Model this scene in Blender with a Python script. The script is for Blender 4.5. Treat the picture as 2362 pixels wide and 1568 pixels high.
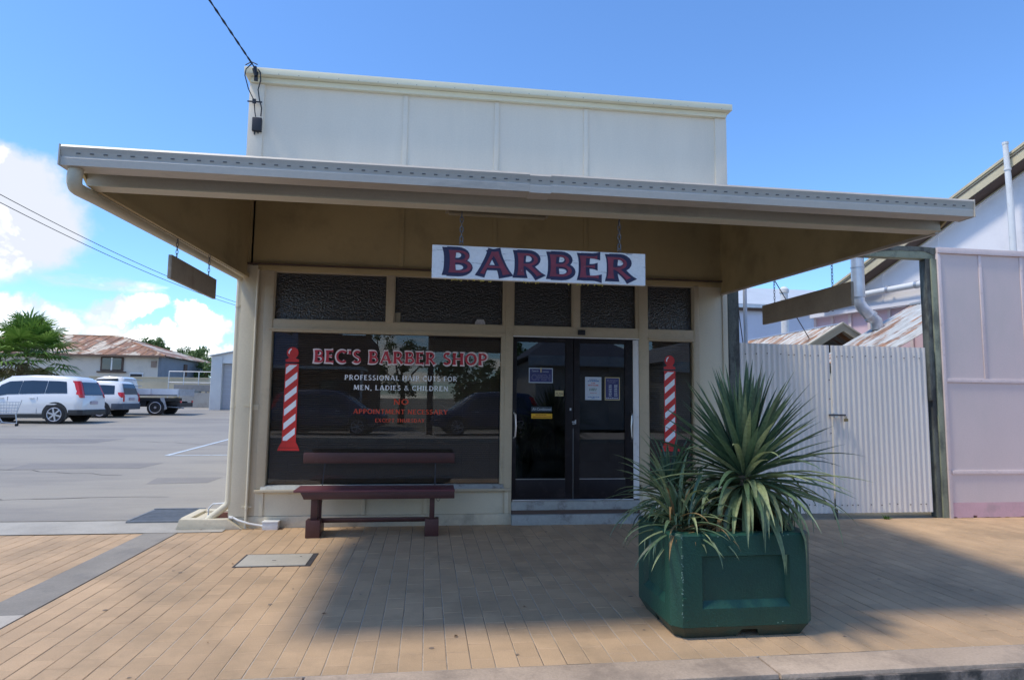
import bpy, bmesh, math, random
from mathutils import Vector, Matrix, noise
random.seed(7)
rad=math.radians
scene=bpy.context.scene
for o in list(bpy.data.objects): bpy.data.objects.remove(o)
C=scene.collection
# ------------------------------------------------------------------ camera
YAW,PITCH,ROLL=0.13363022,0.09390592,0.01239385
FPX,CAMH,CAMD=1448.54,1.5,7.6806
fw=Vector((math.sin(YAW)*math.cos(PITCH),math.cos(YAW)*math.cos(PITCH),math.sin(PITCH)))
r0=Vector((math.cos(YAW),-math.sin(YAW),0)); u0=r0.cross(fw)
rt=r0*math.cos(ROLL)+u0*math.sin(ROLL); up=-r0*math.sin(ROLL)+u0*math.cos(ROLL)
CAMP=Vector((0,-CAMD,CAMH))
cd=bpy.data.cameras.new('camera'); cam=bpy.data.objects.new('camera',cd); C.objects.link(cam)
cd.sensor_width=36; cd.lens=36*FPX/2361; cd.clip_end=6000; cd.clip_start=0.05
m=Matrix((rt,up,-fw)).transposed().to_4x4(); m.translation=CAMP; cam.matrix_world=m
scene.camera=cam
# ------------------------------------------------------------------ world, sun, exposure
SUN=Vector((-0.50,-0.12,1.0)).normalized()
world=bpy.data.worlds.new("World"); scene.world=world; world.use_nodes=True
nt=world.node_tree; nt.nodes.clear()
def N(nt,t,**k):
    n=nt.nodes.new(t)
    for a,b in k.items():
        if a=='inp':
            for i,v in b.items(): n.inputs[i].default_value=v
        else: setattr(n,a,b)
    return n
def build_world():
    L=nt.links
    out=N(nt,'ShaderNodeOutputWorld'); bg=N(nt,'ShaderNodeBackground'); bg.inputs[1].default_value=0.15
    sky=N(nt,'ShaderNodeTexSky'); sky.sky_type='NISHITA'; sky.sun_disc=False
    sky.sun_elevation=math.asin(SUN.z); sky.sun_rotation=math.atan2(SUN.x,SUN.y)
    sky.air_density=1.0; sky.dust_density=0.25; sky.ozone_density=2.6
    tc=N(nt,'ShaderNodeTexCoord'); sep=N(nt,'ShaderNodeSeparateXYZ'); L.new(tc.outputs['Generated'],sep.inputs[0])
    # clouds on a flat layer: direction / height
    zz=N(nt,'ShaderNodeMath',operation='ADD',inp={1:0.14}); L.new(sep.outputs[2],zz.inputs[0])
    zm=N(nt,'ShaderNodeMath',operation='MAXIMUM',inp={1:0.05}); L.new(zz.outputs[0],zm.inputs[0])
    dx=N(nt,'ShaderNodeMath',operation='DIVIDE'); dy=N(nt,'ShaderNodeMath',operation='DIVIDE')
    L.new(sep.outputs[0],dx.inputs[0]); L.new(zm.outputs[0],dx.inputs[1]); L.new(sep.outputs[1],dy.inputs[0]); L.new(zm.outputs[0],dy.inputs[1])
    cmb=N(nt,'ShaderNodeCombineXYZ'); L.new(dx.outputs[0],cmb.inputs[0]); L.new(dy.outputs[0],cmb.inputs[1])
    n1=N(nt,'ShaderNodeTexNoise',inp={'Scale':1.15,'Detail':7.0,'Roughness':0.58}); L.new(cmb.outputs[0],n1.inputs['Vector'])
    # more cloud low on the horizon, clear overhead
    lowm=N(nt,'ShaderNodeMapRange',interpolation_type='SMOOTHSTEP',inp={1:0.02,2:0.30,3:0.07,4:-0.10}); L.new(sep.outputs[2],lowm.inputs[0])
    # bank of cumulus to the left (north-west), clearer to the right
    dt=N(nt,'ShaderNodeVectorMath',operation='DOT_PRODUCT'); dt.inputs[1].default_value=(0.38,0.90,0.20); L.new(tc.outputs['Generated'],dt.inputs[0])
    azi=N(nt,'ShaderNodeMapRange',interpolation_type='SMOOTHSTEP',inp={1:0.55,2:0.9,3:0.03,4:-0.2}); L.new(dt.outputs['Value'],azi.inputs[0])
    a=N(nt,'ShaderNodeMath',operation='ADD'); L.new(n1.outputs[0],a.inputs[0]); L.new(lowm.outputs[0],a.inputs[1])
    b=N(nt,'ShaderNodeMath',operation='ADD'); L.new(a.outputs[0],b.inputs[0]); L.new(azi.outputs[0],b.inputs[1])
    # cumulus heads with billowed edges
    nb=N(nt,'ShaderNodeTexNoise',inp={'Scale':7.0,'Detail':6.0,'Roughness':0.6}); L.new(tc.outputs['Generated'],nb.inputs['Vector'])
    nbs=N(nt,'ShaderNodeVectorMath',operation='SUBTRACT'); nbs.inputs[1].default_value=(0.5,0.5,0.5); L.new(nb.outputs['Color'],nbs.inputs[0])
    nbm=N(nt,'ShaderNodeVectorMath',operation='SCALE'); nbm.inputs['Scale'].default_value=0.16; L.new(nbs.outputs[0],nbm.inputs[0])
    wv=N(nt,'ShaderNodeVectorMath',operation='ADD'); L.new(tc.outputs['Generated'],wv.inputs[0]); L.new(nbm.outputs[0],wv.inputs[1])
    last=None
    for (d,sx,sz,g) in (((-0.62,0.76,0.205),0.20,0.085,1.0),((-0.520,0.835,0.235),0.10,0.075,1.0),((-0.405,0.905,0.120),0.045,0.020,0.8),((-0.318,0.94,0.108),0.045,0.024,0.9),((-0.52,0.85,0.095),0.13,0.030,0.75),((-0.34,0.93,0.070),0.15,0.022,0.7),((0.8,-0.5,0.3),0.22,0.08,1.0),((-0.2,-0.95,0.25),0.25,0.07,1.0),((-0.9,-0.3,0.25),0.2,0.1,1.0)):
        s=N(nt,'ShaderNodeVectorMath',operation='SUBTRACT'); s.inputs[1].default_value=Vector(d).normalized(); L.new(wv.outputs[0],s.inputs[0])
        q=N(nt,'ShaderNodeVectorMath',operation='MULTIPLY'); q.inputs[1].default_value=(1/sx,1/sx,1/sz); L.new(s.outputs[0],q.inputs[0])
        ln=N(nt,'ShaderNodeVectorMath',operation='LENGTH'); L.new(q.outputs[0],ln.inputs[0])
        mr=N(nt,'ShaderNodeMapRange',interpolation_type='SMOOTHSTEP',inp={1:0.72,2:1.12,3:g,4:0.0}); L.new(ln.outputs['Value'],mr.inputs[0])
        if last is None: last=mr
        else:
            mx=N(nt,'ShaderNodeMath',operation='MAXIMUM'); L.new(last.outputs[0],mx.inputs[0]); L.new(mr.outputs[0],mx.inputs[1]); last=mx
    cr=N(nt,'ShaderNodeMapRange',interpolation_type='SMOOTHSTEP',inp={1:0.52,2:0.70,3:0.0,4:0.85}); L.new(b.outputs[0],cr.inputs[0])
    mx=N(nt,'ShaderNodeMath',operation='MAXIMUM'); L.new(last.outputs[0],mx.inputs[0]); L.new(cr.outputs[0],mx.inputs[1])
    # cloud shade: grey-blue bellies from a slow noise
    ns=N(nt,'ShaderNodeTexNoise',inp={'Scale':5.0,'Detail':5.0,'Roughness':0.55}); L.new(wv.outputs[0],ns.inputs['Vector'])
    ccol=N(nt,'ShaderNodeMix',data_type='RGBA'); ccol.inputs[6].default_value=(2.6,2.75,3.1,1); ccol.inputs[7].default_value=(10.0,9.6,8.9,1)
    nsr=N(nt,'ShaderNodeMapRange',inp={1:0.42,2:0.62,3:0.0,4:1.0}); L.new(ns.outputs[0],nsr.inputs[0]); L.new(nsr.outputs[0],ccol.inputs[0])
    tint=N(nt,'ShaderNodeMix',data_type='RGBA',blend_type='MULTIPLY'); tint.inputs[0].default_value=1; tint.inputs[7].default_value=(0.45,0.62,0.80,1)
    L.new(sky.outputs[0],tint.inputs[6])
    mix=N(nt,'ShaderNodeMix',data_type='RGBA'); L.new(mx.outputs[0],mix.inputs[0]); L.new(tint.outputs[2],mix.inputs[6]); L.new(ccol.outputs[2],mix.inputs[7])
    L.new(mix.outputs[2],bg.inputs[0]); L.new(bg.outputs[0],out.inputs[0])
build_world()
sd=bpy.data.lights.new('sun','SUN'); sd.energy=1.5; sd.angle=rad(7.5); sd.color=(1,0.92,0.78)
so=bpy.data.objects.new('sun',sd); C.objects.link(so); so.rotation_euler=SUN.to_track_quat('Z','Y').to_euler(); so.location=(-20,-10,40)
scene.view_settings.view_transform='Standard'; scene.view_settings.look='None'
scene.view_settings.exposure=1.12; scene.view_settings.gamma=1.0; scene.view_settings.use_curve_mapping=False
# ------------------------------------------------------------------ materials
MATS={}
def new_mat(name):
    m=bpy.data.materials.new(name); m.use_nodes=True; t=m.node_tree; t.nodes.clear()
    out=N(t,'ShaderNodeOutputMaterial'); MATS[name]=m; return m,t,out
def c4(c,k=1.0): return (max(0,min(1,c[0]*k)),max(0,min(1,c[1]*k)),max(0,min(1,c[2]*k)),1)
def M(name,col,rough=.65,var=.12,scale=2.5,fine=0,bump=0.0,bscale=80,metal=0,spec=.5,dirt=None,damt=.5,dscale=1.3,dmin=.5,dmax=.7,stretch=(1,1,1),rand=0.0,island=0.0,coat=0.0,vnoise=None):
    """plain painted/mineral surface: broad tone change + patchy dirt + fine relief, all in world metres"""
    m,t,out=new_mat(name); L=t.links
    b=N(t,'ShaderNodeBsdfPrincipled'); b.inputs['Roughness'].default_value=rough; b.inputs['Metallic'].default_value=metal
    b.inputs['Specular IOR Level'].default_value=spec; b.inputs['Coat Weight'].default_value=coat
    g=N(t,'ShaderNodeNewGeometry'); mp=N(t,'ShaderNodeMapping'); mp.inputs['Scale'].default_value=stretch
    L.new(g.outputs['Position'],mp.inputs['Vector'])
    n=N(t,'ShaderNodeTexNoise',inp={'Scale':scale,'Detail':6.0,'Roughness':.6}); L.new(mp.outputs[0],n.inputs['Vector'])
    mr=N(t,'ShaderNodeMapRange',inp={1:.3,2:.7,3:0,4:1}); L.new(n.outputs[0],mr.inputs[0])
    mx=N(t,'ShaderNodeMix',data_type='RGBA'); mx.inputs[6].default_value=c4(col,1-var); mx.inputs[7].default_value=c4(col,1+var); L.new(mr.outputs[0],mx.inputs[0])
    cur=mx.outputs[2]
    if fine:
        nf=N(t,'ShaderNodeTexNoise',inp={'Scale':bscale,'Detail':3.0,'Roughness':.7}); L.new(g.outputs['Position'],nf.inputs['Vector'])
        fr=N(t,'ShaderNodeMapRange',inp={1:.3,2:.7,3:1-fine,4:1+fine}); L.new(nf.outputs[0],fr.inputs[0])
        mm=N(t,'ShaderNodeMix',data_type='RGBA',blend_type='MULTIPLY'); mm.inputs[0].default_value=1; L.new(cur,mm.inputs[6]); L.new(fr.outputs[0],mm.inputs[7]); cur=mm.outputs[2]
    if rand or island:
        oi=N(t,'ShaderNodeObjectInfo'); ad=N(t,'ShaderNodeMath',operation='ADD'); L.new(oi.outputs['Random'],ad.inputs[0]); L.new(g.outputs['Random Per Island'],ad.inputs[1])
        fr2=N(t,'ShaderNodeMath',operation='FRACT'); L.new(ad.outputs[0],fr2.inputs[0]); k=rand or island
        r2=N(t,'ShaderNodeMapRange',inp={1:0,2:1,3:1-k,4:1+k}); L.new(fr2.outputs[0],r2.inputs[0])
        mm=N(t,'ShaderNodeMix',data_type='RGBA',blend_type='MULTIPLY'); mm.inputs[0].default_value=1; L.new(cur,mm.inputs[6]); L.new(r2.outputs[0],mm.inputs[7]); cur=mm.outputs[2]
    if dirt:
        nd=N(t,'ShaderNodeTexNoise',inp={'Scale':dscale,'Detail':9.0,'Roughness':.68}); L.new(mp.outputs[0],nd.inputs['Vector'])
        dr=N(t,'ShaderNodeMapRange',interpolation_type='SMOOTHSTEP',inp={1:dmin,2:dmax,3:0,4:damt}); L.new(nd.outputs[0],dr.inputs[0])
        md=N(t,'ShaderNodeMix',data_type='RGBA'); md.inputs[7].default_value=c4(dirt); L.new(cur,md.inputs[6]); L.new(dr.outputs[0],md.inputs[0]); cur=md.outputs[2]
    L.new(cur,b.inputs['Base Color'])
    if bump:
        nb=N(t,'ShaderNodeTexNoise',inp={'Scale':bscale,'Detail':4.0,'Roughness':.6}); L.new(mp.outputs[0],nb.inputs['Vector'])
        bp=N(t,'ShaderNodeBump'); bp.inputs['Strength'].default_value=bump; bp.inputs['Distance'].default_value=.01; L.new(nb.outputs[0],bp.inputs['Height']); L.new(bp.outputs[0],b.inputs['Normal'])
    L.new(b.outputs[0],out.inputs[0]); return m
def glass(name,tint=(.75,.78,.78),rough=0.0,bump=0.0,bscale=30,ior=1.55,haze=0.0,k=1.0):
    m,t,out=new_mat(name); L=t.links
    tr=N(t,'ShaderNodeBsdfTransparent'); tr.inputs[0].default_value=c4(tint)
    gl=N(t,'ShaderNodeBsdfGlossy'); gl.inputs['Roughness'].default_value=rough; gl.inputs[0].default_value=(1,1,1,1)
    fr=N(t,'ShaderNodeFresnel'); fr.inputs['IOR'].default_value=ior
    mul=N(t,'ShaderNodeMath',operation='MULTIPLY',inp={1:k}); L.new(fr.outputs[0],mul.inputs[0]); mul.use_clamp=True
    g=N(t,'ShaderNodeNewGeometry')
    mx=N(t,'ShaderNodeMixShader'); L.new(mul.outputs[0],mx.inputs[0]); L.new(tr.outputs[0],mx.inputs[1]); L.new(gl.outputs[0],mx.inputs[2])
    if bump:
        nb=N(t,'ShaderNodeTexNoise',inp={'Scale':bscale,'Detail':2.0,'Roughness':.5}); L.new(g.outputs['Position'],nb.inputs['Vector'])
        bp=N(t,'ShaderNodeBump'); bp.inputs['Strength'].default_value=bump; bp.inputs['Distance'].default_value=.03; L.new(nb.outputs[0],bp.inputs['Height']); L.new(bp.outputs[0],gl.inputs['Normal']); L.new(bp.outputs[0],fr.inputs['Normal'])
    cur=mx.outputs[0]
    if haze:
        nz=N(t,'ShaderNodeTexNoise',inp={'Scale':6.0,'Detail':6.0}); L.new(g.outputs['Position'],nz.inputs['Vector'])
        r=N(t,'ShaderNodeMapRange',inp={1:.35,2:.75,3:0,4:haze}); L.new(nz.outputs[0],r.inputs[0])
        df=N(t,'ShaderNodeBsdfDiffuse'); df.inputs[0].default_value=(.35,.34,.33,1); m2=N(t,'ShaderNodeMixShader'); L.new(r.outputs[0],m2.inputs[0]); L.new(cur,m2.inputs[1]); L.new(df.outputs[0],m2.inputs[2]); cur=m2.outputs[0]
    L.new(cur,out.inputs[0]); return m
def rusty(name,base,rust,stretch,amt=.9,lo=.48,hi=.58,scale=1.0,metal=.2):
    m,t,out=new_mat(name); L=t.links
    b=N(t,'ShaderNodeBsdfPrincipled'); b.inputs['Roughness'].default_value=.6; b.inputs['Metallic'].default_value=metal
    g=N(t,'ShaderNodeNewGeometry'); mp=N(t,'ShaderNodeMapping'); mp.inputs['Scale'].default_value=stretch; L.new(g.outputs['Position'],mp.inputs['Vector'])
    n=N(t,'ShaderNodeTexNoise',inp={'Scale':scale,'Detail':8.0,'Roughness':.65,'Distortion':.3}); L.new(mp.outputs[0],n.inputs['Vector'])
    r=N(t,'ShaderNodeMapRange',interpolation_type='SMOOTHSTEP',inp={1:lo,2:hi,3:0,4:amt}); L.new(n.outputs[0],r.inputs[0])
    n2=N(t,'ShaderNodeTexNoise',inp={'Scale':scale*4,'Detail':5.0}); L.new(mp.outputs[0],n2.inputs['Vector'])
    rc=N(t,'ShaderNodeMix',data_type='RGBA'); rc.inputs[6].default_value=c4(rust,.45); rc.inputs[7].default_value=c4(rust,1.35); 
    r3=N(t,'ShaderNodeMapRange',inp={1:.35,2:.65,3:0,4:1}); L.new(n2.outputs[0],r3.inputs[0]); L.new(r3.outputs[0],rc.inputs[0])
    bc=N(t,'ShaderNodeMix',data_type='RGBA'); bc.inputs[6].default_value=c4(base,.8); bc.inputs[7].default_value=c4(base,1.15); L.new(r3.outputs[0],bc.inputs[0])
    mx=N(t,'ShaderNodeMix',data_type='RGBA'); L.new(r.outputs[0],mx.inputs[0]); L.new(bc.outputs[2],mx.inputs[6]); L.new(rc.outputs[2],mx.inputs[7]); L.new(mx.outputs[2],b.inputs['Base Color']); L.new(b.outputs[0],out.inputs[0]); return m

cream=M('cream_paint',(.64,.575,.425),.55,.06,1.2,.04,.10,60,dirt=(.34,.29,.20),damt=.25,dscale=1.8,dmin=.55,dmax=.8)
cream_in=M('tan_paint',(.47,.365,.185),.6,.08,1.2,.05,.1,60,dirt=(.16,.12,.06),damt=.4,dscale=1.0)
frame_paint=M('window_frame_paint',(.50,.42,.29),.5,.07,2,.04,.08,60,dirt=(.2,.17,.12),damt=.3,dscale=4)
parapet_paint=M('parapet_paint',(.81,.71,.56),.6,.05,.9,.03,.12,45,dirt=(.55,.51,.40),damt=.3,dscale=.5,stretch=(2,1,.4))
cap_paint=M('capping_paint',(.78,.72,.52),.5,.05,1.5,.02,0,dirt=(.3,.28,.2),damt=.35,dscale=3,dmin=.58,dmax=.8)
gutter_paint=M('gutter_metal',(.55,.485,.395),.42,.07,1.2,.03,.05,30,dirt=(.2,.18,.15),damt=.35,dscale=3.5,stretch=(.5,1,2))
beam_paint=M('beam_paint',(.60,.52,.385),.5,.06,1.5,.03,.05,40,dirt=(.2,.17,.12),damt=.35,dscale=2.6,stretch=(.6,1,1))
roofsteel=M('zinc_roof',(.45,.46,.46),.45,.08,2,metal=.5)
concrete_paint=M('painted_concrete',(.60,.53,.39),.75,.1,2,.06,.25,30,dirt=(.25,.2,.14),damt=.5,dscale=3)
step_conc=M('step_concrete',(.36,.37,.35),.8,.12,3,.08,.3,30,dirt=(.1,.08,.07),damt=.6,dscale=5,dmin=.5,dmax=.68)
black_alu=M('dark_door_frame',(.012,.009,.011),.45,.1,3,spec=.25,dirt=(.06,.05,.05),damt=.4,dscale=5)
white_alu=M('white_frame',(.74,.73,.72),.4,.06,4,dirt=(.35,.33,.3),damt=.4,dscale=6)
alu=M('aluminium',(.55,.56,.58),.3,.05,4,metal=.9)
steel_dark=M('dark_steel',(.07,.07,.08),.5,.2,20,metal=.6)
blind_m=M('dark_blind',(.20,.135,.09),.55,.12,2)
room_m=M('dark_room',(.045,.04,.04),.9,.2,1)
blackrub=M('black_plastic',(.012,.012,.016),.45)
white_pvc=M('white_pvc',(.74,.74,.72),.4,.05,5,dirt=(.4,.36,.3),damt=.3,dscale=6)
win_glass=glass('window_glass',(.84,.85,.85),0,0.006,1.2,1.52,.012,.85)
door_glass=glass('door_glass',(.30,.30,.33),0,0.004,1.0,1.6,.04)
obs_glass=glass('obscure_glass',(.16,.15,.14),.03,.65,50,1.5,.012,2.0)
red_paint=M('red_vinyl',(.60,.025,.02),.4,.06,8)
white_vinyl=M('white_vinyl',(.86,.88,.92),.45,.05,8)
pale_vinyl=M('pale_outline_vinyl',(.86,.74,.74),.45,.05,8)
orange_vinyl=M('orange_red_vinyl',(.62,.06,.015),.45,.1,8)
text_red=M('letter_red_vinyl',(.52,.03,.05),.45,.06,8)
navy=M('navy_letter_paint',(.02,.016,.06),.5,.2,30)
maroon=M('maroon_letter_paint',(.25,.032,.055),.5,.25,14,dirt=(.5,.42,.45),damt=.35,dscale=30,dmin=.62,dmax=.72)
board_white=M('weathered_white_board',(.90,.885,.86),.6,.06,3,.05,.35,50,dirt=(.16,.13,.14),damt=.85,dscale=10,dmin=.60,dmax=.68,stretch=(.35,1,3.2))
board_back=M('grey_sign_back',(.42,.37,.30),.65,.12,5,.06,.1,40,dirt=(.12,.06,.04),damt=.4,dscale=5)
board_back2=M('brown_sign_board',(.36,.30,.235),.65,.14,4,.06,.1,40,dirt=(.10,.035,.02),damt=.7,dscale=5,dmin=.6,dmax=.7)
chain_m=M('chain_steel',(.16,.16,.17),.4,.15,30,metal=.7)
bench_m=M('maroon_bench_paint',(.075,.026,.022),.45,.2,5,.1,.15,60,dirt=(.14,.09,.07),damt=.35,dscale=9,dmin=.6,dmax=.75,stretch=(.5,1,1))
bench_seat_m=M('worn_bench_top',(.13,.038,.045),.5,.18,6,.1,.15,60,dirt=(.35,.28,.22),damt=.5,dscale=12,dmin=.63,dmax=.72,stretch=(.4,1,1))
planter_m=M('green_painted_concrete',(.009,.060,.038),.5,.14,3,.10,.35,70,dirt=(.008,.036,.032),damt=.5,dscale=2.0,dmin=.45,dmax=.75)
planter_base_m=M('green_paint_grimed',(.018,.055,.042),.6,.2,4,.12,.4,60,dirt=(.05,.05,.03),damt=.8,dscale=5,dmin=.35,dmax=.65)
soil_m=M('soil',(.06,.04,.025),.95,.4,20,.3,.8,40)
def leafmat(name,a,b,rough=.42,spec=.45):
    m,t,out=new_mat(name); L=t.links
    oi=N(t,'ShaderNodeObjectInfo'); g=N(t,'ShaderNodeNewGeometry'); ad=N(t,'ShaderNodeMath',operation='ADD'); L.new(oi.outputs['Random'],ad.inputs[0]); L.new(g.outputs['Random Per Island'],ad.inputs[1])
    fr=N(t,'ShaderNodeMath',operation='FRACT'); L.new(ad.outputs[0],fr.inputs[0])
    mx=N(t,'ShaderNodeMix',data_type='RGBA'); mx.inputs[6].default_value=c4(a); mx.inputs[7].default_value=c4(b); L.new(fr.outputs[0],mx.inputs[0])
    n=N(t,'ShaderNodeTexNoise',inp={'Scale':40.0,'Detail':3.0}); L.new(g.outputs['Position'],n.inputs['Vector'])
    r=N(t,'ShaderNodeMapRange',inp={1:.3,2:.7,3:.78,4:1.22}); L.new(n.outputs[0],r.inputs[0])
    mm=N(t,'ShaderNodeMix',data_type='RGBA',blend_type='MULTIPLY'); mm.inputs[0].default_value=1; L.new(mx.outputs[2],mm.inputs[6]); L.new(r.outputs[0],mm.inputs[7])
    b=N(t,'ShaderNodeBsdfPrincipled'); b.inputs['Roughness'].default_value=rough; b.inputs['Specular IOR Level'].default_value=spec; L.new(mm.outputs[2],b.inputs['Base Color'])
    tr=N(t,'ShaderNodeBsdfTranslucent'); L.new(mm.outputs[2],tr.inputs[0]); ms=N(t,'ShaderNodeMixShader'); ms.inputs[0].default_value=.18; L.new(b.outputs[0],ms.inputs[1]); L.new(tr.outputs[0],ms.inputs[2]); L.new(ms.outputs[0],out.inputs[0]); return m
yuc_blue=leafmat('yucca_leaf_blue_green',(.055,.115,.065),(.14,.205,.105),.38,.6)
yuc_old=leafmat('yucca_leaf_pale_green',(.18,.24,.11),(.34,.38,.19),.5,.5)
yuc_dead=leafmat('yucca_leaf_dead',(.20,.12,.05),(.36,.25,.12),.8,.2)
weed_m=leafmat('weed_leaf',(.05,.13,.015),(.10,.20,.03),.6,.3)
palm_m=leafmat('palm_leaf',(.08,.17,.02),(.20,.32,.06),.5,.4)
palm_d=leafmat('palm_leaf_dry',(.10,.10,.03),(.20,.17,.07),.7,.2)
tree_m=leafmat('tree_leaf',(.07,.13,.035),(.17,.24,.08),.6,.3)
bark_m=M('bark',(.16,.12,.085),.9,.3,8,.2,.6,30)
paver_m=M('clay_paver',(.485,.325,.188),.8,.14,1.1,.10,.35,120,dirt=(.26,.185,.11),damt=.65,dscale=1.3,dmin=.44,dmax=.74,rand=.075)
grout_m=M('paver_joint_sand',(.46,.41,.34),.95,.2,5,.15,.5,90,dirt=(.10,.085,.07),damt=.9,dscale=.55,dmin=.46,dmax=.58)
conc=M('concrete',(.48,.43,.36),.85,.10,1.2,.08,.3,60,dirt=(.22,.20,.18),damt=.5,dscale=1.2,dmin=.45,dmax=.75)
strip_m=M('grey_concrete_strip',(.27,.24,.20),.85,.15,1.6,.10,.3,60,dirt=(.15,.14,.13),damt=.6,dscale=2.2,dmin=.45,dmax=.7)
kerb_m=M('kerb_concrete',(.44,.335,.245),.85,.14,1.5,.12,.4,60,dirt=(.17,.13,.10),damt=.6,dscale=2.5,dmin=.45,dmax=.7)
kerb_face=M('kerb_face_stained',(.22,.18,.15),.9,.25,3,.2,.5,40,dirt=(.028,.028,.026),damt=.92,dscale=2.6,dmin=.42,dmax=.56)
channel_m=M('channel_mossy',(.17,.17,.15),.9,.25,3,.25,.6,40,dirt=(.05,.075,.03),damt=.7,dscale=4,dmin=.45,dmax=.6)
road_m=M('road_asphalt',(.07,.07,.075),.9,.12,1.5,.25,.4,90)
lot_m=M('parking_asphalt',(.33,.298,.25),.9,.05,.5,.09,.3,70,dirt=(.20,.185,.17),damt=.75,dscale=.5,dmin=.40,dmax=.70,stretch=(.35,1.3,1))
ground_m=M('dry_ground',(.30,.27,.20),.95,.2,.3,.2,.3,20)
line_m=M('parking_line_paint',(.58,.64,.68),.7,.1,6,dirt=(.3,.3,.3),damt=.6,dscale=14,dmin=.45,dmax=.65)
lid_m=M('pit_lid_concrete',(.40,.365,.30),.85,.08,5,.08,.25,70,dirt=(.2,.17,.13),damt=.4,dscale=8,dmin=.6,dmax=.75)
iron=M('rusty_iron_frame',(.05,.045,.045),.7,.3,12,.2,.3,50)
grate_m=M('steel_grate',(.19,.20,.21),.6,.2,10,metal=.2)
gate_m=M('grey_corrugated_paint',(.74,.69,.62),.5,.07,1.2,.03,.05,40,dirt=(.33,.32,.32),damt=.35,dscale=1.2,stretch=(1,1,.3))
post_green=M('sage_green_timber',(.27,.29,.20),.7,.12,4,.08,.25,40,dirt=(.075,.085,.07),damt=.75,dscale=3.5,dmin=.45,dmax=.62,stretch=(1,1,.5))
post_dark=M('dark_weathered_timber',(.12,.13,.11),.8,.25,5,.15,.4,40,dirt=(.03,.03,.03),damt=.8,dscale=4,dmin=.45,dmax=.6,stretch=(1,1,.4))
pink_m=M('pink_fibro_paint',(.69,.57,.53),.65,.05,.7,.04,.06,50,dirt=(.59,.52,.47),damt=.7,dscale=.9,dmin=.4,dmax=.7,stretch=(1,1,.5))
pink_base=M('pink_base_paint',(.66,.42,.44),.65,.08,2,.05,.1,50,dirt=(.40,.30,.29),damt=.5,dscale=3)
pink_strip=M('pink_strip_paint',(.70,.58,.55),.6,.08,3,.04,.1,40,dirt=(.42,.31,.28),damt=.5,dscale=9,dmin=.58,dmax=.7)
white_wall=M('white_fibro',(.80,.775,.78),.65,.04,.8,.02,.04,50,dirt=(.55,.54,.56),damt=.3,dscale=1)
pink_wall2=M('pink_side_wall',(.70,.52,.56),.65,.06,1.5,.03,0)
barge_m=M('cream_barge',(.60,.51,.33),.55,.06,2,.03,0,dirt=(.3,.24,.14),damt=.3,dscale=3)
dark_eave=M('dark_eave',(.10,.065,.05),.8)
galv=M('galvanised_steel',(.50,.52,.55),.35,.12,6,metal=.55)
rust_roof=rusty('rusty_corrugated_iron',(.50,.52,.52),(.30,.125,.045),(.9,4.5,.9),.85,.50,.60,1.1)
rust_roof2=rusty('rusty_corrugated_iron_small',(.55,.55,.52),(.32,.145,.06),(1.2,6,1.2),.9,.46,.58,1.1)
rust_roof3=rusty('rusty_depot_roof',(.60,.50,.37),(.29,.13,.055),(.42,.16,.5),.95,.42,.50,1.9,.0)
blue_wall=M('pale_blue_wall',(.55,.58,.68),.7,.05,1)
grey_roof=M('pale_grey_roof',(.50,.53,.55),.5,.06,1)
depot_wall=M('off_white_render',(.62,.56,.48),.8,.08,.4,.05,dirt=(.36,.33,.29),damt=.4,dscale=.6)
depot_side=M('blue_grey_cladding',(.17,.20,.24),.7,.1,1)
shed_m=M('light_steel_shed',(.66,.66,.65),.5,.06,1,metal=.2)
tan_wall=M('tan_fence',(.50,.43,.30),.8,.1,1)
block_m=M('block_wall',(.33,.32,.30),.85,.12,1.5,dirt=(.2,.18,.16),damt=.5,dscale=2)
car_white=M('white_car_paint',(.76,.74,.72),.22,.01,1,coat=.6)
car_glass=M('car_glass',(.02,.03,.045),.05,.02,1,spec=.8)
car_black=M('car_black_trim',(.02,.02,.022),.5)
car_grey=M('car_grey_trim',(.07,.085,.11),.5)
tyre=M('tyre_rubber',(.018,.018,.02),.8)
rim=M('alloy_rim',(.50,.50,.54),.3,.05,3,metal=.6)
tail_red=M('tail_lamp_red',(.55,.012,.01),.2,.05,4,spec=.7)
plate_m=M('number_plate',(.45,.38,.42),.5)
brick_m=M('opposite_brick',(.22,.12,.08),.85,.15,3)
blue_poster=M('blue_sign_print',(.03,.035,.15),.4,.05,5)
white_paper=M('white_paper',(.50,.58,.68),.6,.05,10)
cream_paper=M('yellowed_paper',(.55,.47,.25),.6,.1,20)
yellow_st=M('yellow_sticker',(.68,.40,.01),.45,.05,10)
ink_black=M('black_ink',(.01,.01,.01),.6); ink_blue=M('blue_ink',(.06,.18,.45),.6); ink_red=M('red_ink',(.5,.05,.06),.6); ink_green=M('green_ink',(.04,.13,.09),.6)
ink_grey=M('grey_ink',(.25,.25,.38),.6)
cable_m=M('black_cable',(.02,.022,.03),.6)
flake_m=M('yellow_paint_flakes',(.65,.55,.12),.7,.3,60)
lamp_m=M('light_fitting',(.30,.25,.16),.6)
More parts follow.
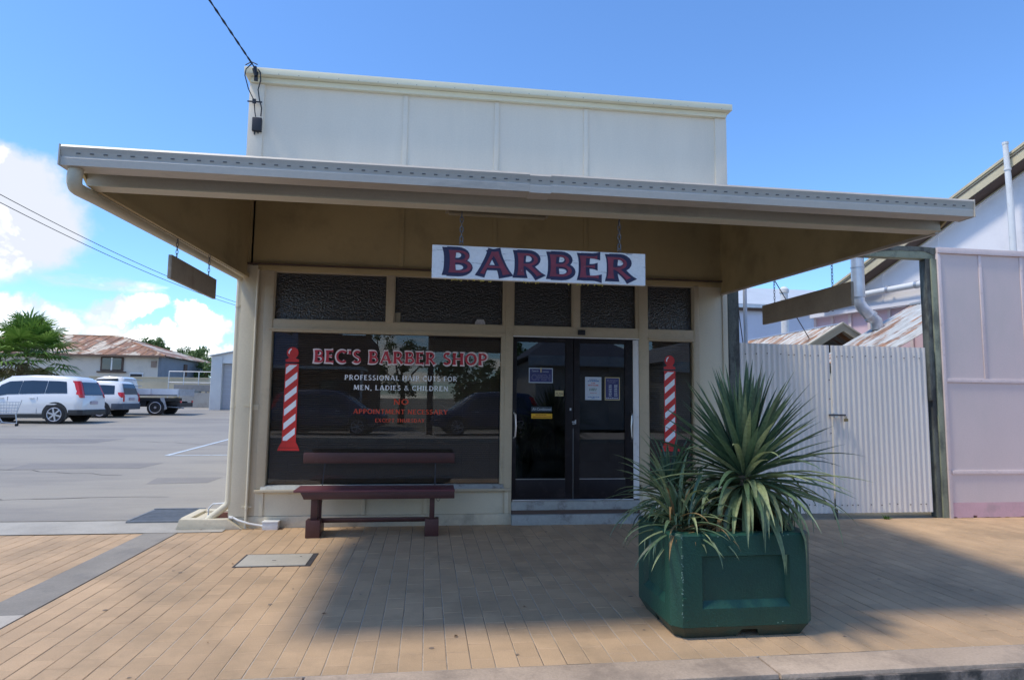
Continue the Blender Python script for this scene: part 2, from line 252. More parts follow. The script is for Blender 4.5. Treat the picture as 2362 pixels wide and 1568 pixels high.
# ------------------------------------------------------------------ mesh helpers
class MB:
    def __init__(s): s.v=[]; s.f=[]; s.sm=False
    def add(s,vs,fs):
        o=len(s.v); s.v+= [tuple(x) for x in vs]; s.f+=[tuple(o+i for i in f) for f in fs]; return s
    def box(s,x0,x1,y0,y1,z0,z1):
        if x0>x1:x0,x1=x1,x0
        if y0>y1:y0,y1=y1,y0
        if z0>z1:z0,z1=z1,z0
        return s.add([(x0,y0,z0),(x1,y0,z0),(x1,y1,z0),(x0,y1,z0),(x0,y0,z1),(x1,y0,z1),(x1,y1,z1),(x0,y1,z1)],[(0,3,2,1),(4,5,6,7),(0,1,5,4),(1,2,6,5),(2,3,7,6),(3,0,4,7)])
    def bar(s,a,b,w,h,upv=(0,0,1)):
        a=Vector(a);b=Vector(b);d=(b-a).normalized();u=Vector(upv); r=d.cross(u).normalized(); u=r.cross(d)
        vs=[]
        for p in (a,b):
            for i,j in ((-1,-1),(1,-1),(1,1),(-1,1)): vs.append(p+r*(i*w/2)+u*(j*h/2))
        return s.add(vs,[(0,1,2,3),(7,6,5,4),(0,4,5,1),(1,5,6,2),(2,6,7,3),(3,7,4,0)])
    def tube(s,pts,r,n=8,cap=True):
        pts=[Vector(p) for p in pts]; rs=r if isinstance(r,(list,tuple)) else [r]*len(pts); s.sm=True
        vs=[];prev=None
        for i,p in enumerate(pts):
            d=(pts[min(i+1,len(pts)-1)]-pts[max(i-1,0)]).normalized()
            if prev is None:
                a=Vector((0,0,1)) if abs(d.z)<.9 else Vector((1,0,0)); x=d.cross(a).normalized()
            else: x=(prev-d*prev.dot(d)).normalized()
            prev=x; y=d.cross(x)
            for k in range(n):
                t=2*math.pi*k/n; vs.append(p+(x*math.cos(t)+y*math.sin(t))*rs[i])
        fs=[]
        for i in range(len(pts)-1):
            for k in range(n):
                k2=(k+1)%n; fs.append((i*n+k,i*n+k2,(i+1)*n+k2,(i+1)*n+k))
        if cap: fs.append(tuple(range(n-1,-1,-1))); fs.append(tuple((len(pts)-1)*n+k for k in range(n)))
        return s.add(vs,fs)
    def quad(s,a,b,c,d): return s.add([a,b,c,d],[(0,1,2,3)])
    def prism(s,poly,a0,a1,axis='y'):
        """poly: list of 2D pts; axis y -> (x,z) poly extruded y a0..a1; x -> (y,z); z -> (x,y)"""
        n=len(poly)
        def P(p,a): return (p[0],a,p[1]) if axis=='y' else ((a,p[0],p[1]) if axis=='x' else (p[0],p[1],a))
        vs=[P(p,a0) for p in poly]+[P(p,a1) for p in poly]
        fs=[tuple(range(n)),tuple(range(2*n-1,n-1,-1))]+[(i,i+n,(i+1)%n+n,(i+1)%n) for i in range(n)]
        return s.add(vs,fs)
    def slab(s,a,b,c,d,th):
        a,b,c,d=[Vector(q) for q in (a,b,c,d)]; n=(b-a).cross(d-a).normalized()*th
        return s.add([a,b,c,d,a-n,b-n,c-n,d-n],[(0,1,2,3),(7,6,5,4),(0,4,5,1),(1,5,6,2),(2,6,7,3),(3,7,4,0)])
    def corr(s,o,U,V,pitch,amp,th=0):
        """corrugated sheet: ribs run along V, waves across U"""
        o=Vector(o);U=Vector(U);V=Vector(V);n=U.cross(V).normalized(); w=U.length; k=max(6,int(w/pitch*8)); vs=[];fs=[];s.sm=True
        for i in range(k+1):
            t=i/k; h=amp*math.sin(2*math.pi*w*t/pitch)
            for j in (0,1): vs.append(o+U*t+V*j+n*h)
        fs=[(2*i,2*i+2,2*i+3,2*i+1) for i in range(k)]
        return s.add(vs,fs)
    def build(s,name,mat,parent=None,bev=0,flip=True,subd=0,smooth=None):
        me=bpy.data.meshes.new(name); off=Vector((0,0,0))
        if parent is not None: off=world_loc(parent)
        me.from_pydata([tuple(Vector(v)-off) for v in s.v],[],s.f); 
        bm=bmesh.new(); bm.from_mesh(me)
        if flip: bmesh.ops.recalc_face_normals(bm,faces=bm.faces)
        if bev:
            bmesh.ops.bevel(bm,geom=[e for e in bm.edges if len(e.link_faces)==2 and e.calc_face_angle(0)>.5],offset=bev,segments=2,affect='EDGES',profile=.6,clamp_overlap=True)
        bm.to_mesh(me); bm.free()
        me.materials.append(mat)
        o=bpy.data.objects.new(name,me); C.objects.link(o)
        if parent is not None: o.parent=parent
        sm=s.sm if smooth is None else smooth
        if sm or bev:
            me.polygons.foreach_set('use_smooth',[True]*len(me.polygons)); me.set_sharp_from_angle(angle=rad(40))
        return o
def world_loc(o):
    v=Vector(o.location)
    while o.parent is not None: o=o.parent; v=v+Vector(o.location)
    return v
def thing(name,label,cat,loc=(0,0,0),group=None):
    o=bpy.data.objects.new(name,None); C.objects.link(o); o.location=loc; o.empty_display_size=.2
    o['label']=label; o['category']=cat
    if group:o['group']=group
    return o
def tag(o,label,cat,group=None):
    o['label']=label;o['category']=cat
    if group:o['group']=group
    return o
def struct(o,kind='structure'): o['kind']=kind; return o
def B(name,mat,parent,*box,bev=0):
    m=MB()
    for b in box: m.box(*b)
    return m.build(name,mat,parent,bev=bev)
def text(name,body,mat,parent,x0,x1,z0,z1,y,thick=.0006,font_bold=0.0):
    cu=bpy.data.curves.new('t','FONT'); cu.body=body; cu.size=1; cu.extrude=0; cu.offset=font_bold
    to=bpy.data.objects.new('t',cu); C.objects.link(to); dg=bpy.context.evaluated_depsgraph_get(); dg.update()
    me=bpy.data.meshes.new_from_object(to.evaluated_get(dg)); bpy.data.objects.remove(to); 
    xs=[v.co.x for v in me.vertices]; ys=[v.co.y for v in me.vertices]; ax,bx,ay,by=min(xs),max(xs),min(ys),max(ys)
    off=world_loc(parent) if parent else Vector((0,0,0))
    for v in me.vertices: v.co=Vector((x0+(v.co.x-ax)/(bx-ax)*(x1-x0),y,z0+(v.co.y-ay)/(by-ay)*(z1-z0)))-off
    me.name=name; me.materials.clear(); me.materials.append(mat); o=bpy.data.objects.new(name,me); C.objects.link(o); o.parent=parent; o['kind']='stuff'; return o
# ------------------------------------------------------------------ flared display lettering
def arc(cx,cy,rx,ry,a0,a1,n=10):
    return [(cx+rx*math.cos(rad(a0+(a1-a0)*i/n)),cy+ry*math.sin(rad(a0+(a1-a0)*i/n))) for i in range(n+1)]
T,t_=.22,.13
GL={
'A':(.86,[([(.10,0),(.42,1)],t_,1),([(.44,1),(.77,0)],T,1),([(.22,.32),(.62,.32)],t_*.9,0)]),
'B':(.68,[([(.14,0),(.14,1)],T,1),([(.10,.95)]+arc(.34,.74,.20,.21,90,-90)+[(.16,.53)],t_,0),([(.16,.50)]+arc(.36,.28,.25,.225,90,-90)+[(.10,.055)],t_*1.15,0)]),
'C':(.74,[(arc(.46,.5,.36,.44,50,310,16),t_*1.35,1)]),
'D':(.76,[([(.14,0),(.14,1)],T,1),([(.10,.94)]+arc(.30,.5,.38,.44,90,-90,14)+[(.10,.06)],t_*1.2,0)]),
'E':(.62,[([(.14,0),(.14,1)],T,1),([(.10,.94),(.54,.94)],t_,2),([(.16,.52),(.47,.52)],t_*.9,2),([(.10,.06),(.58,.06)],t_,2)]),
'F':(.58,[([(.14,0),(.14,1)],T,1),([(.10,.94),(.54,.94)],t_,2),([(.16,.52),(.46,.52)],t_*.9,2)]),
'H':(.82,[([(.14,0),(.14,1)],T,1),([(.68,0),(.68,1)],T,1),([(.16,.5),(.66,.5)],t_,0)]),
'I':(.30,[([(.15,0),(.15,1)],T,1)]),
'L':(.58,[([(.14,0),(.14,1)],T,1),([(.10,.06),(.55,.06)],t_,2)]),
'M':(1.0,[([(.12,0),(.18,1)],t_,1),([(.20,.98),(.50,.10)],T*.9,0),([(.50,.10),(.80,.98)],t_,0),([(.82,1),(.88,0)],T,1)]),
'N':(.84,[([(.13,0),(.13,1)],t_,1),([(.12,.97),(.70,.04)],T,0),([(.70,0),(.70,1)],t_,1)]),
'O':(.88,[(arc(.44,.5,.35,.43,0,360,22),t_*1.3,0)]),
'P':(.66,[([(.14,0),(.14,1)],T,1),([(.10,.94)]+arc(.34,.70,.23,.245,90,-90)+[(.16,.455)],t_*1.1,0)]),
'R':(.74,[([(.14,0),(.14,1)],T,1),([(.10,.94)]+arc(.34,.71,.22,.235,90,-90)+[(.16,.475)],t_*1.1,0),([(.32,.48),(.66,.02)],T*.85,1)]),
'S':(.60,[(arc(.31,.74,.20,.20,40,250,10)[:-1]+arc(.29,.27,.22,.215,75,-150,12),t_*1.3,1)]),
'T':(.68,[([(.34,0),(.34,.98)],T,1),([(.04,.94),(.64,.94)],t_,2)]),
'U':(.80,[([(.14,1),(.14,.40)]+arc(.39,.34,.25,.28,180,360,10)+[(.64,1)],t_*1.25,0)]),
'X':(.78,[([(.12,1),(.66,0)],T,1),([(.64,1),(.10,0)],t_,1)]),
'Y':(.76,[([(.08,1),(.38,.48)],T,1),([(.68,1),(.38,.48)],t_,1),([(.38,0),(.38,.5)],T,1)]),
'&':(.84,[([(.78,.02),(.30,.62)]+arc(.38,.79,.14,.15,210,-20,8)+[(.20,.38)]+arc(.30,.24,.19,.19,150,300,6)+[(.70,.50)],t_,0)]),
"'":(.26,[([(.13,.72),(.13,1.0)],T*.85,1)]),
',':(.28,[([(.10,-.16),(.15,.10)],T*.8,0)]),
' ':(.42,[])}
def ribbon(pts,w,flare,grow):
    P=[Vector((p[0],p[1])) for p in pts]
    if len(P)==2: P=[P[0].lerp(P[1],i/6) for i in range(7)]
    d0=(P[1]-P[0]).normalized(); d1=(P[-1]-P[-2]).normalized(); closed=(P[0]-P[-1]).length<1e-4
    if not closed: P[0]=P[0]-d0*grow; P[-1]=P[-1]+d1*grow
    n=len(P); Lq=[];Rq=[]
    for i,p in enumerate(P):
        a=P[i-1] if i else (P[-2] if closed else P[0]); b=P[i+1] if i<n-1 else (P[1] if closed else P[-1])
        d=(b-a).normalized(); nn=Vector((-d.y,d.x)); s=2*i/(n-1)-1
        k=1.0
        if flare==1: k=.88+.42*s*s*abs(s)
        if flare==2: k=.9+.9*max(0,s)**3
        h=w*k/2+grow; Lq.append(p+nn*h); Rq.append(p-nn*h)
    return Lq,Rq
def lettering(name,s,mat,parent,x0,x1,z0,z1,y,grow=0.0,weight=1.0,label=None,track=.10,split=False):
    adv=0;items=[]
    for gi,ch in enumerate(s):
        w,st=GL[ch]
        for k,(pts,wd,fl) in enumerate(st): items.append((gi,adv,pts,wd*weight,fl,k))
        adv+=w+(track if ch!=' ' else 0)
    adv-=track+.05; lo=.04; ms={}
    for gi,ad,pts,wd,fl,k in items:
        m=ms.setdefault(gi if split else 0,MB())
        Lq,Rq=ribbon(pts,wd,fl,grow); yy=y-k*.0004
        def W(q): return (x0+(ad+q.x-lo)/(adv-lo)*(x1-x0),yy,z0+q.y*(z1-z0))
        vs=[];fs=[]
        for a,b in zip(Lq,Rq): vs+= [W(a),W(b)]
        for i in range(len(Lq)-1): fs.append((2*i,2*i+1,2*i+3,2*i+2))
        m.add(vs,fs)
    for m in ms.values():
        o=m.build(name,mat,parent,flip=False)
        if label: o['label']=label
        if not split: o['kind']='stuff'
# ================================================================== GROUND AND PAVING
SL=.022
def gz(y): return 0 if y<=.3 else min(SL*(y-.0),2.0)
def build_ground():
    m=MB(); xs=[-2500,-60,60,2500]; ys=[-2500,-4.2,-4.19,.3,20,90.9,3000]
    zf={-2500:-.17,-4.2:-.17,-4.19:-.03,.3:-.01,20:.40,90.9:1.96,3000:1.96}
    vs=[(x,y,zf[y]) for y in ys for x in xs]
    fs=[(j*4+i,j*4+i+1,(j+1)*4+i+1,(j+1)*4+i) for j in range(len(ys)-1) for i in range(3)]
    m.add(vs,fs); struct(m.build('ground',ground_m,flip=False))
    ys=[.25]+[2+i*3 for i in range(20)]; m=MB()
    for a,b in zip(ys,ys[1:]): m.quad((-70,a,gz(a)+.012),(-2.2,a,gz(a)+.012),(-2.2,b,gz(b)+.012),(-70,b,gz(b)+.012))
    struct(m.build('parking_lot',lot_m,flip=False))
    m=MB().box(-70,70,-16.2,-4.45,-.3,-.15); struct(m.build('road',road_m))
    m=MB().box(-70,70,-4.45,-4.30,-.3,-.138); struct(m.build('road_channel',channel_m))
    m=MB().box(-70,70,-21,-16.2,-.3,0); struct(m.build('opposite_footpath',conc))
    # concrete apron between the footpath and the car park, and the driveway ramp by the kerb
    m=MB(); m.quad((-70,-.22,.006),(-2.2,-.22,.006),(-2.2,.45,.018),(-70,.62,.018)); struct(m.build('concrete_apron',M('apron_concrete',(.40,.37,.32),.85,.1,1,.1,.3,60,dirt=(.24,.22,.19),damt=.6,dscale=.9,dmin=.4,dmax=.7),flip=False))
    m=MB(); m.quad((-9,.47,.023),(-3.45,.44,.023),(-3.45,.475,.023),(-9,.505,.023)); struct(m.build('apron_joint',strip_m,flip=False))
    B('driveway_ramp',conc,None,(-9,-2.665,-4.30,-2.86,-.1,.004))['kind']='structure'
    B('concrete_strip',strip_m,None,(-3.0,-2.665,-2.855,-.225,-.1,.004))['kind']='structure'
    k=B('kerb',kerb_m,None,(-2.66,-.62,-4.27,-4.02,-.2,.0),(-.612,1.98,-4.27,-4.02,-.2,.002),(1.99,4.6,-4.272,-4.02,-.2,.001),(4.61,20,-4.27,-4.02,-.2,.002),bev=.012); struct(k)
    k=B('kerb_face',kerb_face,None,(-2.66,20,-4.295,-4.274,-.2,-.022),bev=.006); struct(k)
    # painted bay lines in the car park
    def line(a,b,w):
        m=MB(); a=Vector(a);b=Vector(b);d=(b-a).normalized();n=Vector((-d.y,d.x,0))*w/2
        def q(v): return (v.x,v.y,gz(v.y)+.018)
        n_=12
        for i in range(n_):
            p=a.lerp(b,i/n_);r=a.lerp(b,(i+1)/n_); m.quad(q(p-n),q(p+n),q(r+n),q(r-n))
        o=m.build('bay_line',line_m,flip=False); struct(o)
    line((-5.63,7.19,0),(-5.45,16,0),.10); line((-5.63,7.19,0),(-2.3,7.55,0),.09)
build_ground()
def build_pavers():
    px,py=.1367,.235; X0=-.667; g=.0042; gy=.002
    base=B('footpath',grout_m,None,(-2.664,20,-4.019,.04,-.12,-.0035),(-9,-3.001,-2.855,-.225,-.12,-.0035)); struct(base)
    tiles=[]
    def region(xa,xb,ya,yb,skip=None):
        i0=math.floor((xa-X0)/px)-1; i1=math.ceil((xb-X0)/px)+1
        for i in range(i0,i1):
            a=max(X0+i*px,xa); b=min(X0+(i+1)*px,xb)
            if b-a<.02: continue
            off=(i%2)*py/2; j=0;
            y=ya-off
            while y<yb:
                c=max(y,ya); d=min(y+py,yb); y+=py
                if d-c<.03: continue
                tiles.append((a+g/2,b-g/2,c+gy/2,d-gy/2))
    region(-2.66,9.2,-4.015,0.03); region(-7.0,-3.004,-2.85,-.23)
    # drop tiles under the pit lid; they are replaced by the lid and its frame
    tiles2=[]
    for a,b,c,d in tiles:
        if a>-1.66 and b<-.98 and c>-1.74 and d<-1.27: continue
        if b<-2.1 and c>-.06: continue
        tiles2.append((a,b,c,d))
    def size(t):
        p=Vector(((t[0]+t[1])/2,(t[2]+t[3])/2,0)); v=p-CAMP; w=v.dot(fw)
        if w<.5: return 0
        x=v.dot(rt)/w*FPX; y=v.dot(up)/w*FPX
        if abs(x)>1200 or abs(y)>800: return 0
        if 1.6<p.x<2.5 and -3.7<p.y<-3.05: return 0
        return (t[1]-t[0])*(t[3]-t[2])*CAMH/w**3
    tiles2.sort(key=size,reverse=True)
    def tile_mesh(m,w,l,cx=0,cy=0,z=0):
        e=.0035;a,b=w/2,l/2
        o=[(cx-a,cy-b,z-.03),(cx+a,cy-b,z-.03),(cx+a,cy+b,z-.03),(cx-a,cy+b,z-.03),(cx-a,cy-b,z-e*.7),(cx+a,cy-b,z-e*.7),(cx+a,cy+b,z-e*.7),(cx-a,cy+b,z-e*.7),(cx-a+e,cy-b+e,z),(cx+a-e,cy-b+e,z),(cx+a-e,cy+b-e,z),(cx-a+e,cy+b-e,z)]
        m.add(o,[(0,1,5,4),(1,2,6,5),(2,3,7,6),(3,0,4,7),(4,5,9,8),(5,6,10,9),(6,7,11,10),(7,4,8,11),(8,9,10,11)])
    cache={}
    for t in tiles2[:300]:
        w=round(t[1]-t[0],3); l=round(t[3]-t[2],3)
        if (w,l) not in cache:
            m=MB(); tile_mesh(m,w,l); o=m.build('paver',paver_m,None,flip=False); o.parent=base; cache[(w,l)]=o.data
        else:
            o=bpy.data.objects.new('paver',cache[(w,l)]); C.objects.link(o); o.parent=base
        o.location=((t[0]+t[1])/2,(t[2]+t[3])/2,random.uniform(-.0012,.0012)); o.rotation_euler=(random.uniform(-.004,.004),random.uniform(-.004,.004),random.uniform(-.006,.006))
    m=MB()
    for t in tiles2[300:]:
        tile_mesh(m,t[1]-t[0],t[3]-t[2],(t[0]+t[1])/2,(t[2]+t[3])/2,random.uniform(-.0012,.0012))
    o=m.build('paver_field',paver_m,base,flip=False); o['kind']='stuff'
build_pavers()
def litter():
    m=MB()
    for i in range(50):
        x=random.uniform(-2.6,5.5);y=random.uniform(-3.98,-.1);q=random.uniform(.006,.02); z=.0022+random.uniform(0,.0006)
        if -1.7<x<-.95 and -1.8<y<-1.2: continue
        m.add([(x+q*random.uniform(.7,1.2)*math.cos(a),y+q*random.uniform(.7,1.2)*math.sin(a),z) for a in [k*math.pi/4 for k in range(8)]],[tuple(range(8))])
    o=m.build('gum_spots',M('gum_spot',(.22,.165,.12),.8,.3,30),bpy.data.objects['footpath'],flip=False); o['kind']='stuff'
    m=MB()
    for i in range(26):
        x=random.uniform(-2.6,5.5);y=random.choice([random.uniform(-.25,-.05),random.uniform(-3.9,-.1)]); a=random.uniform(0,6.28); L=random.uniform(.02,.05)
        d=Vector((math.cos(a),math.sin(a),0)); n=Vector((-d.y,d.x,0)); p=Vector((x,y,.006))
        m.add([p-d*L/2,p+n*L*.2+Vector((0,0,.008)),p+d*L/2,p-n*L*.2+Vector((0,0,.004))],[(0,1,2,3)])
    o=m.build('fallen_leaves',M('dry_leaf',(.22,.13,.06),.8,.3,30),bpy.data.objects['footpath'],flip=False); o['kind']='stuff'
litter()
def cracks():
    m=MB(); rnd=random.Random(5)
    for x0,y0,a,n in ((-3.6,2.0,2.9,16),(-5.2,4.2,2.6,22),(-8.5,6.5,3.3,20),(-4.2,9.5,2.75,26),(-9,12,3.0,24),(-6,1.2,3.2,12)):
        x,y=x0,y0; P=[]
        for i in range(n):
            P.append((x,y)); a2=a+rnd.uniform(-.55,.55); x+=.35*math.cos(a2); y+=.35*math.sin(a2)*.8
        for (xa,ya),(xb,yb) in zip(P,P[1:]):
            d=Vector((xb-xa,yb-ya)).normalized(); w=rnd.uniform(.006,.014); nx,ny=-d.y*w,d.x*w
            if max(xa,xb)>-2.4: continue
            m.add([(xa-nx,ya-ny,gz(ya)+.0155),(xb-nx,yb-ny,gz(yb)+.0155),(xb+nx,yb+ny,gz(yb)+.0155),(xa+nx,ya+ny,gz(ya)+.0155)],[(0,1,2,3)])
    o=m.build('surface_cracks',M('crack_shadow',(.10,.09,.08),.9),bpy.data.objects['parking_lot'],flip=False); o['kind']='stuff'
    m=MB()
    for (x,y,w,l) in ((-7.5,5.0,2.2,.9),(-12,10,3.5,1.4),(-4.4,3.2,.9,.7)):
        m.add([(x,y,gz(y)+.0145),(x+w,y+.1,gz(y+.1)+.0145),(x+w*1.05,y+l,gz(y+l)+.0145),(x-.1,y+l*.95,gz(y+l*.95)+.0145)],[(0,1,2,3)])
    o=m.build('tar_patches',M('tar_patch',(.235,.215,.195),.9,.08,2,.12,.3,80),bpy.data.objects['parking_lot'],flip=False); o['kind']='stuff'
cracks()
# ================================================================== BARBER SHOP
def build_shop():
    S=thing('barber_shop','cream false-fronted barber shop with deep awning over the footpath','shop',(0,0,0))
    XL,XR=-2.18,3.86
    # --- walls
    B('side_wall',cream,S,(XL,XL+.1,.0,9,0,5.2)); B('side_wall',cream,S,(XR-.1,XR-.002,.11,9,0,5.2))
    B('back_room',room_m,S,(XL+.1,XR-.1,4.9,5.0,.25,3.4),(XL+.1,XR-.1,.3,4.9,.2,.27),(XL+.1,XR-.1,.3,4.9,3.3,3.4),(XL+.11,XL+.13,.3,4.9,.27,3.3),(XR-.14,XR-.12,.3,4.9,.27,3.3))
    B('plinth',concrete_paint,S,(XL+.03,1.045,-.012,.08,-.02,.128),bev=.008); B('plinth',concrete_paint,S,(2.66,XR,-.012,.08,-.02,.128),bev=.008)
    # panelled base under the windows
    B('base_panel',cream,S,(-1.84,1.03,.0,.06,.131,.40)); B('base_panel',cream,S,(2.66,3.42,.0,.06,.131,.40))
    for x in (-1.85,-.70,.02,.985,2.72): B('cover_strip',cream,S,(x-.022,x+.022,-.016,-.001,.131,.398),bev=.003)
    # corner boards
    B('corner_board',cream,S,(XL,-2.012,-.022,.1,.131,3.04),bev=.004); B('pier_panel',frame_paint,S,(-2.0115,-1.925,.0,.1,.131,3.04)); B('corner_board',frame_paint,S,(-1.924,-1.8205,-.014,.1,.433,2.984),bev=.004); B('base_panel',cream,S,(-1.9245,-1.841,-.002,.1,.131,.404))
    B('side_batten',cream,S,(XL-.004,XL-.03,.0,.06,.13,3.0)); 
    B('pier_panel',cream,S,(3.47,3.79,.0,.1,.131,3.0),bev=.003); B('corner_board',cream,S,(3.791,XR,-.016,.1,.131,3.0),bev=.004); B('corner_board',frame_paint,S,(3.40,3.468,-.012,.1,.131,3.0),bev=.003)
    B('pier_ledge',cream,S,(-2.01,-1.93,-.008,-.001,1.34,1.40))
    # head beam and dark ledge above the windows
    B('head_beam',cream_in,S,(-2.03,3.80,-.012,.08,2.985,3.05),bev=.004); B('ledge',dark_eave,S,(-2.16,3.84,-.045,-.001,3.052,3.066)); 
    # --- upper wall = inside of awning, then parapet: one sheet per panel
    xs=[-2.18,-.347,.80,1.965,3.86]
    for a,b in zip(xs,xs[1:]):
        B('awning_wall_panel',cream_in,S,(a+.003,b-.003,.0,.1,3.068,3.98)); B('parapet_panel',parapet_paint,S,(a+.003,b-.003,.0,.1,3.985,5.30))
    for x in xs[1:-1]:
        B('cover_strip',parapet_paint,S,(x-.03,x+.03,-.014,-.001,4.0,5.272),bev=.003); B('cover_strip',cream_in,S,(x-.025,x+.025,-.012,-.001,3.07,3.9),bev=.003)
    B('cover_strip',cream_in,S,(-2.14,-2.10,-.02,-.001,3.07,3.9)); B('cover_strip',cream_in,S,(3.78,3.82,-.02,-.001,3.07,3.9))
    B('corner_board',parapet_paint,S,(-2.215,-2.04,-.022,.12,4.0,5.275),bev=.004); B('corner_board',parapet_paint,S,(3.73,3.89,-.022,.12,4.0,5.275),bev=.004)
    B('parapet_fascia',cap_paint,S,(-2.20,3.88,-.055,.12,5.277,5.345),bev=.004)
    B('capping',cap_paint,S,(-2.26,3.93,-.125,.16,5.347,5.43),bev=.008)
    m=MB()
    for i in range(26): m.box(-2.1+i*.235,-2.09+i*.235,-.1265,-.1235,5.356,5.362)
    m.build('capping_screws',iron,S)['kind']='stuff'
    # --- awning
    A=MB(); 
    # gutter with rolled top and stepped face
    prof=[(-3.82,2.822),(-3.69,2.822),(-3.685,2.93),(-3.693,2.93),(-3.70,2.834),(-3.806,2.834),(-3.812,2.868),(-3.806,2.875),(-3.806,2.908),(-3.812,2.914),(-3.80,2.93),(-3.806,2.944),(-3.822,2.944),(-3.83,2.93),(-3.822,2.905),(-3.816,2.878),(-3.822,2.866)]
    for a,b,dz in ((-2.15,.62,0),(.6205,.76,-.006),(.7605,3.80,0)):
        A.prism([(p[0],p[1]+dz) for p in prof],a,b,'x')
    A.box(-2.152,-2.145,-3.83,-3.685,2.82,2.945); A.box(3.80,3.806,-3.83,-3.685,2.82,2.945)
    g=A.build('gutter',gutter_paint,S)
    m=MB(); x=-2.06
    while x<3.75:
        m.box(x,x+.022,-3.8165,-3.823,2.893,2.899); x+=.074
    s=m.build('gutter_slots',M('slot_shadow_grey',(.14,.13,.12),.7),g); s['kind']='stuff'
    B('fascia_board',beam_paint,S,(-2.13,3.775,-3.685,-3.665,2.86,2.93))
    B('front_beam',beam_paint,S,(-2.13,3.775,-3.555,-3.505,2.80,2.905),bev=.004)
    B('beam_flange',cream,S,(-2.128,3.772,-3.56,-3.44,2.788,2.799))
    R=MB(); R.corr((-2.17,-3.69,2.90),(6.0,0,0),(0,3.69,1.09),.076,.008); rf=R.build('awning_roof',roofsteel,S)
    m=MB()
    for x in (-1.4,-.5,.4,1.3,2.2,3.1): m.bar((x,-3.5,2.93),(x,-.02,3.90),.04,.09)
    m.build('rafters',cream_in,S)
    # sides of awning: sloped sheet closed in from roof line to bottom rail
    for x0,x1 in ((-2.15,-2.132),(3.782,3.80)):
        m=MB(); m.prism([(-3.68,2.905),(-3.505,2.80),(-3.44,2.80),(-.0,2.905),(.0,3.975),(-3.68,2.945)],x0,x1,'x'); m.build('awning_side_panel',cream_in,S)
    m=MB().bar((-2.118,-3.44,2.815),(-2.118,-.03,2.915),.025,.05); m.build('side_rail',cream_in,S)
    m=MB().bar((-2.152,-3.44,2.795),(-2.152,-.0,2.90),.03,.022); m.build('side_rail',cream,S)
    m=MB().bar((3.79,-3.50,2.79),(3.79,-.0,2.893),.03,.022); m.build('side_rail',gutter_paint,S)
    # --- downpipe from gutter, sloping back under the awning edge, then down the corner
    def bend(a,b,c,r,n=6):
        a,b,c=Vector(a),Vector(b),Vector(c); p=b+(a-b).normalized()*r; q=b+(c-b).normalized()*r
        return [p*(1-t)**2+b*2*t*(1-t)+q*t*t for t in [i/n for i in range(n+1)]]
    P=[(-2.085,-3.76,2.83)]+bend((-2.085,-3.76,2.83),(-2.10,-3.76,2.715),(-2.165,-3.4,2.765),.09)+[(-2.178,-3.35,2.772)]+bend((-2.178,-3.35,2.772),(-2.218,.04,2.895),(-2.218,.04,2.2),.06)+bend((-2.218,.04,2.2),(-2.218,.03,.26),(-2.42,-.02,.12),.05)+[(-2.43,-.0,.09)]
    m=MB().tube(P,.040,12); m.build('downpipe',cream,S)
    m=MB()
    for z in (.32,1.37,2.55): m.tube([(-2.215,.035,z-.012),(-2.215,.035,z+.012)],.045,12)
    m.build('pipe_clip',cream,S)
    m=MB().tube([(-2.003,-.035,2.99),(-2.003,-.035,.25),(-2.003,-.04,-.0)],.014,8); m.tube([(-2.003,-.035,.215),(-2.003,-.035,.25)],.02,8); m.box(-2.06,-1.95,-.035,-.024,.235,.247); m.box(-2.1,-1.93,-.035,-.024,1.38,1.386); c=m.build('water_pipe',cream,S)
    # --- main window
    def window(x0,x1,z0,z1,fr,name='shop_window'):
        W=B(name,frame_paint,S,(x0-fr,x0,-.01,.1,z0-.0,z1+.0),(x1,x1+fr,-.01,.1,z0,z1),(x0-fr,x1+fr,-.0115,.1,z1+.0005,z1+.028),bev=.003)
        gm=MB().box(x0,x1,.050,.056,z0,z1); gm.build('pane',win_glass,W)
        bm_=MB(); z=z0+.01
        while z<z1-.01:
            bm_.add([(x0+.012,.085,z),(x1-.012,.085,z),(x1-.012,.105,z+.0225),(x0+.012,.105,z+.0225)],[(0,1,2,3)]); z+=.0262
        bl=bm_.build('venetian_blind',blind_m,W,flip=False); bl['kind']='stuff'
        cm=MB(); k=x0+.22
        while k<x1-.05: cm.box(k,k+.003,.080,.082,z0,z1); k+=.34
        cm.build('blind_cord',blind_m,W)
        return W
    W1=window(-1.818,.902,.478,2.262,.045); W2=window(2.792,3.388,.478,2.262,.012)
    B('window_sill',frame_paint,S,(-1.925,1.03,-.075,.02,.405,.432),bev=.004); 
    m=MB().prism([(-.055,.433),(.05,.433),(.05,.476),(-.0,.476)],-1.862,.948,'x'); m.build('sloping_sill',step_conc,S)
    B('window_sill',frame_paint,S,(2.68,3.42,-.05,.02,.42,.455),bev=.004)
    # mullions and rails
    B('mullion',frame_paint,S,(.9475,1.045,-.014,.1,.131,2.985),bev=.003); B('mullion',frame_paint,S,(2.66,2.779,-.014,.1,.456,2.985),bev=.003)
    B('door_post',white_alu,S,(2.580,2.655,-.012,.1,.29,2.262),bev=.004)
    [B('transom_rail',frame_paint,S,q) for q in ((-1.86,.946,-.006,.1,2.2915,2.400),(1.046,2.659,-.006,.1,2.285,2.400),(2.780,3.40,-.006,.1,2.2915,2.400))]
    B('drip_mould',frame_paint,S,(-1.86,.946,-.03,-.0065,2.285,2.305)); B('drip_mould',frame_paint,S,(2.78,3.40,-.03,-.0065,2.285,2.305)); B('drip_mould',white_alu,S,(1.046,2.66,-.022,-.0065,2.270,2.284))
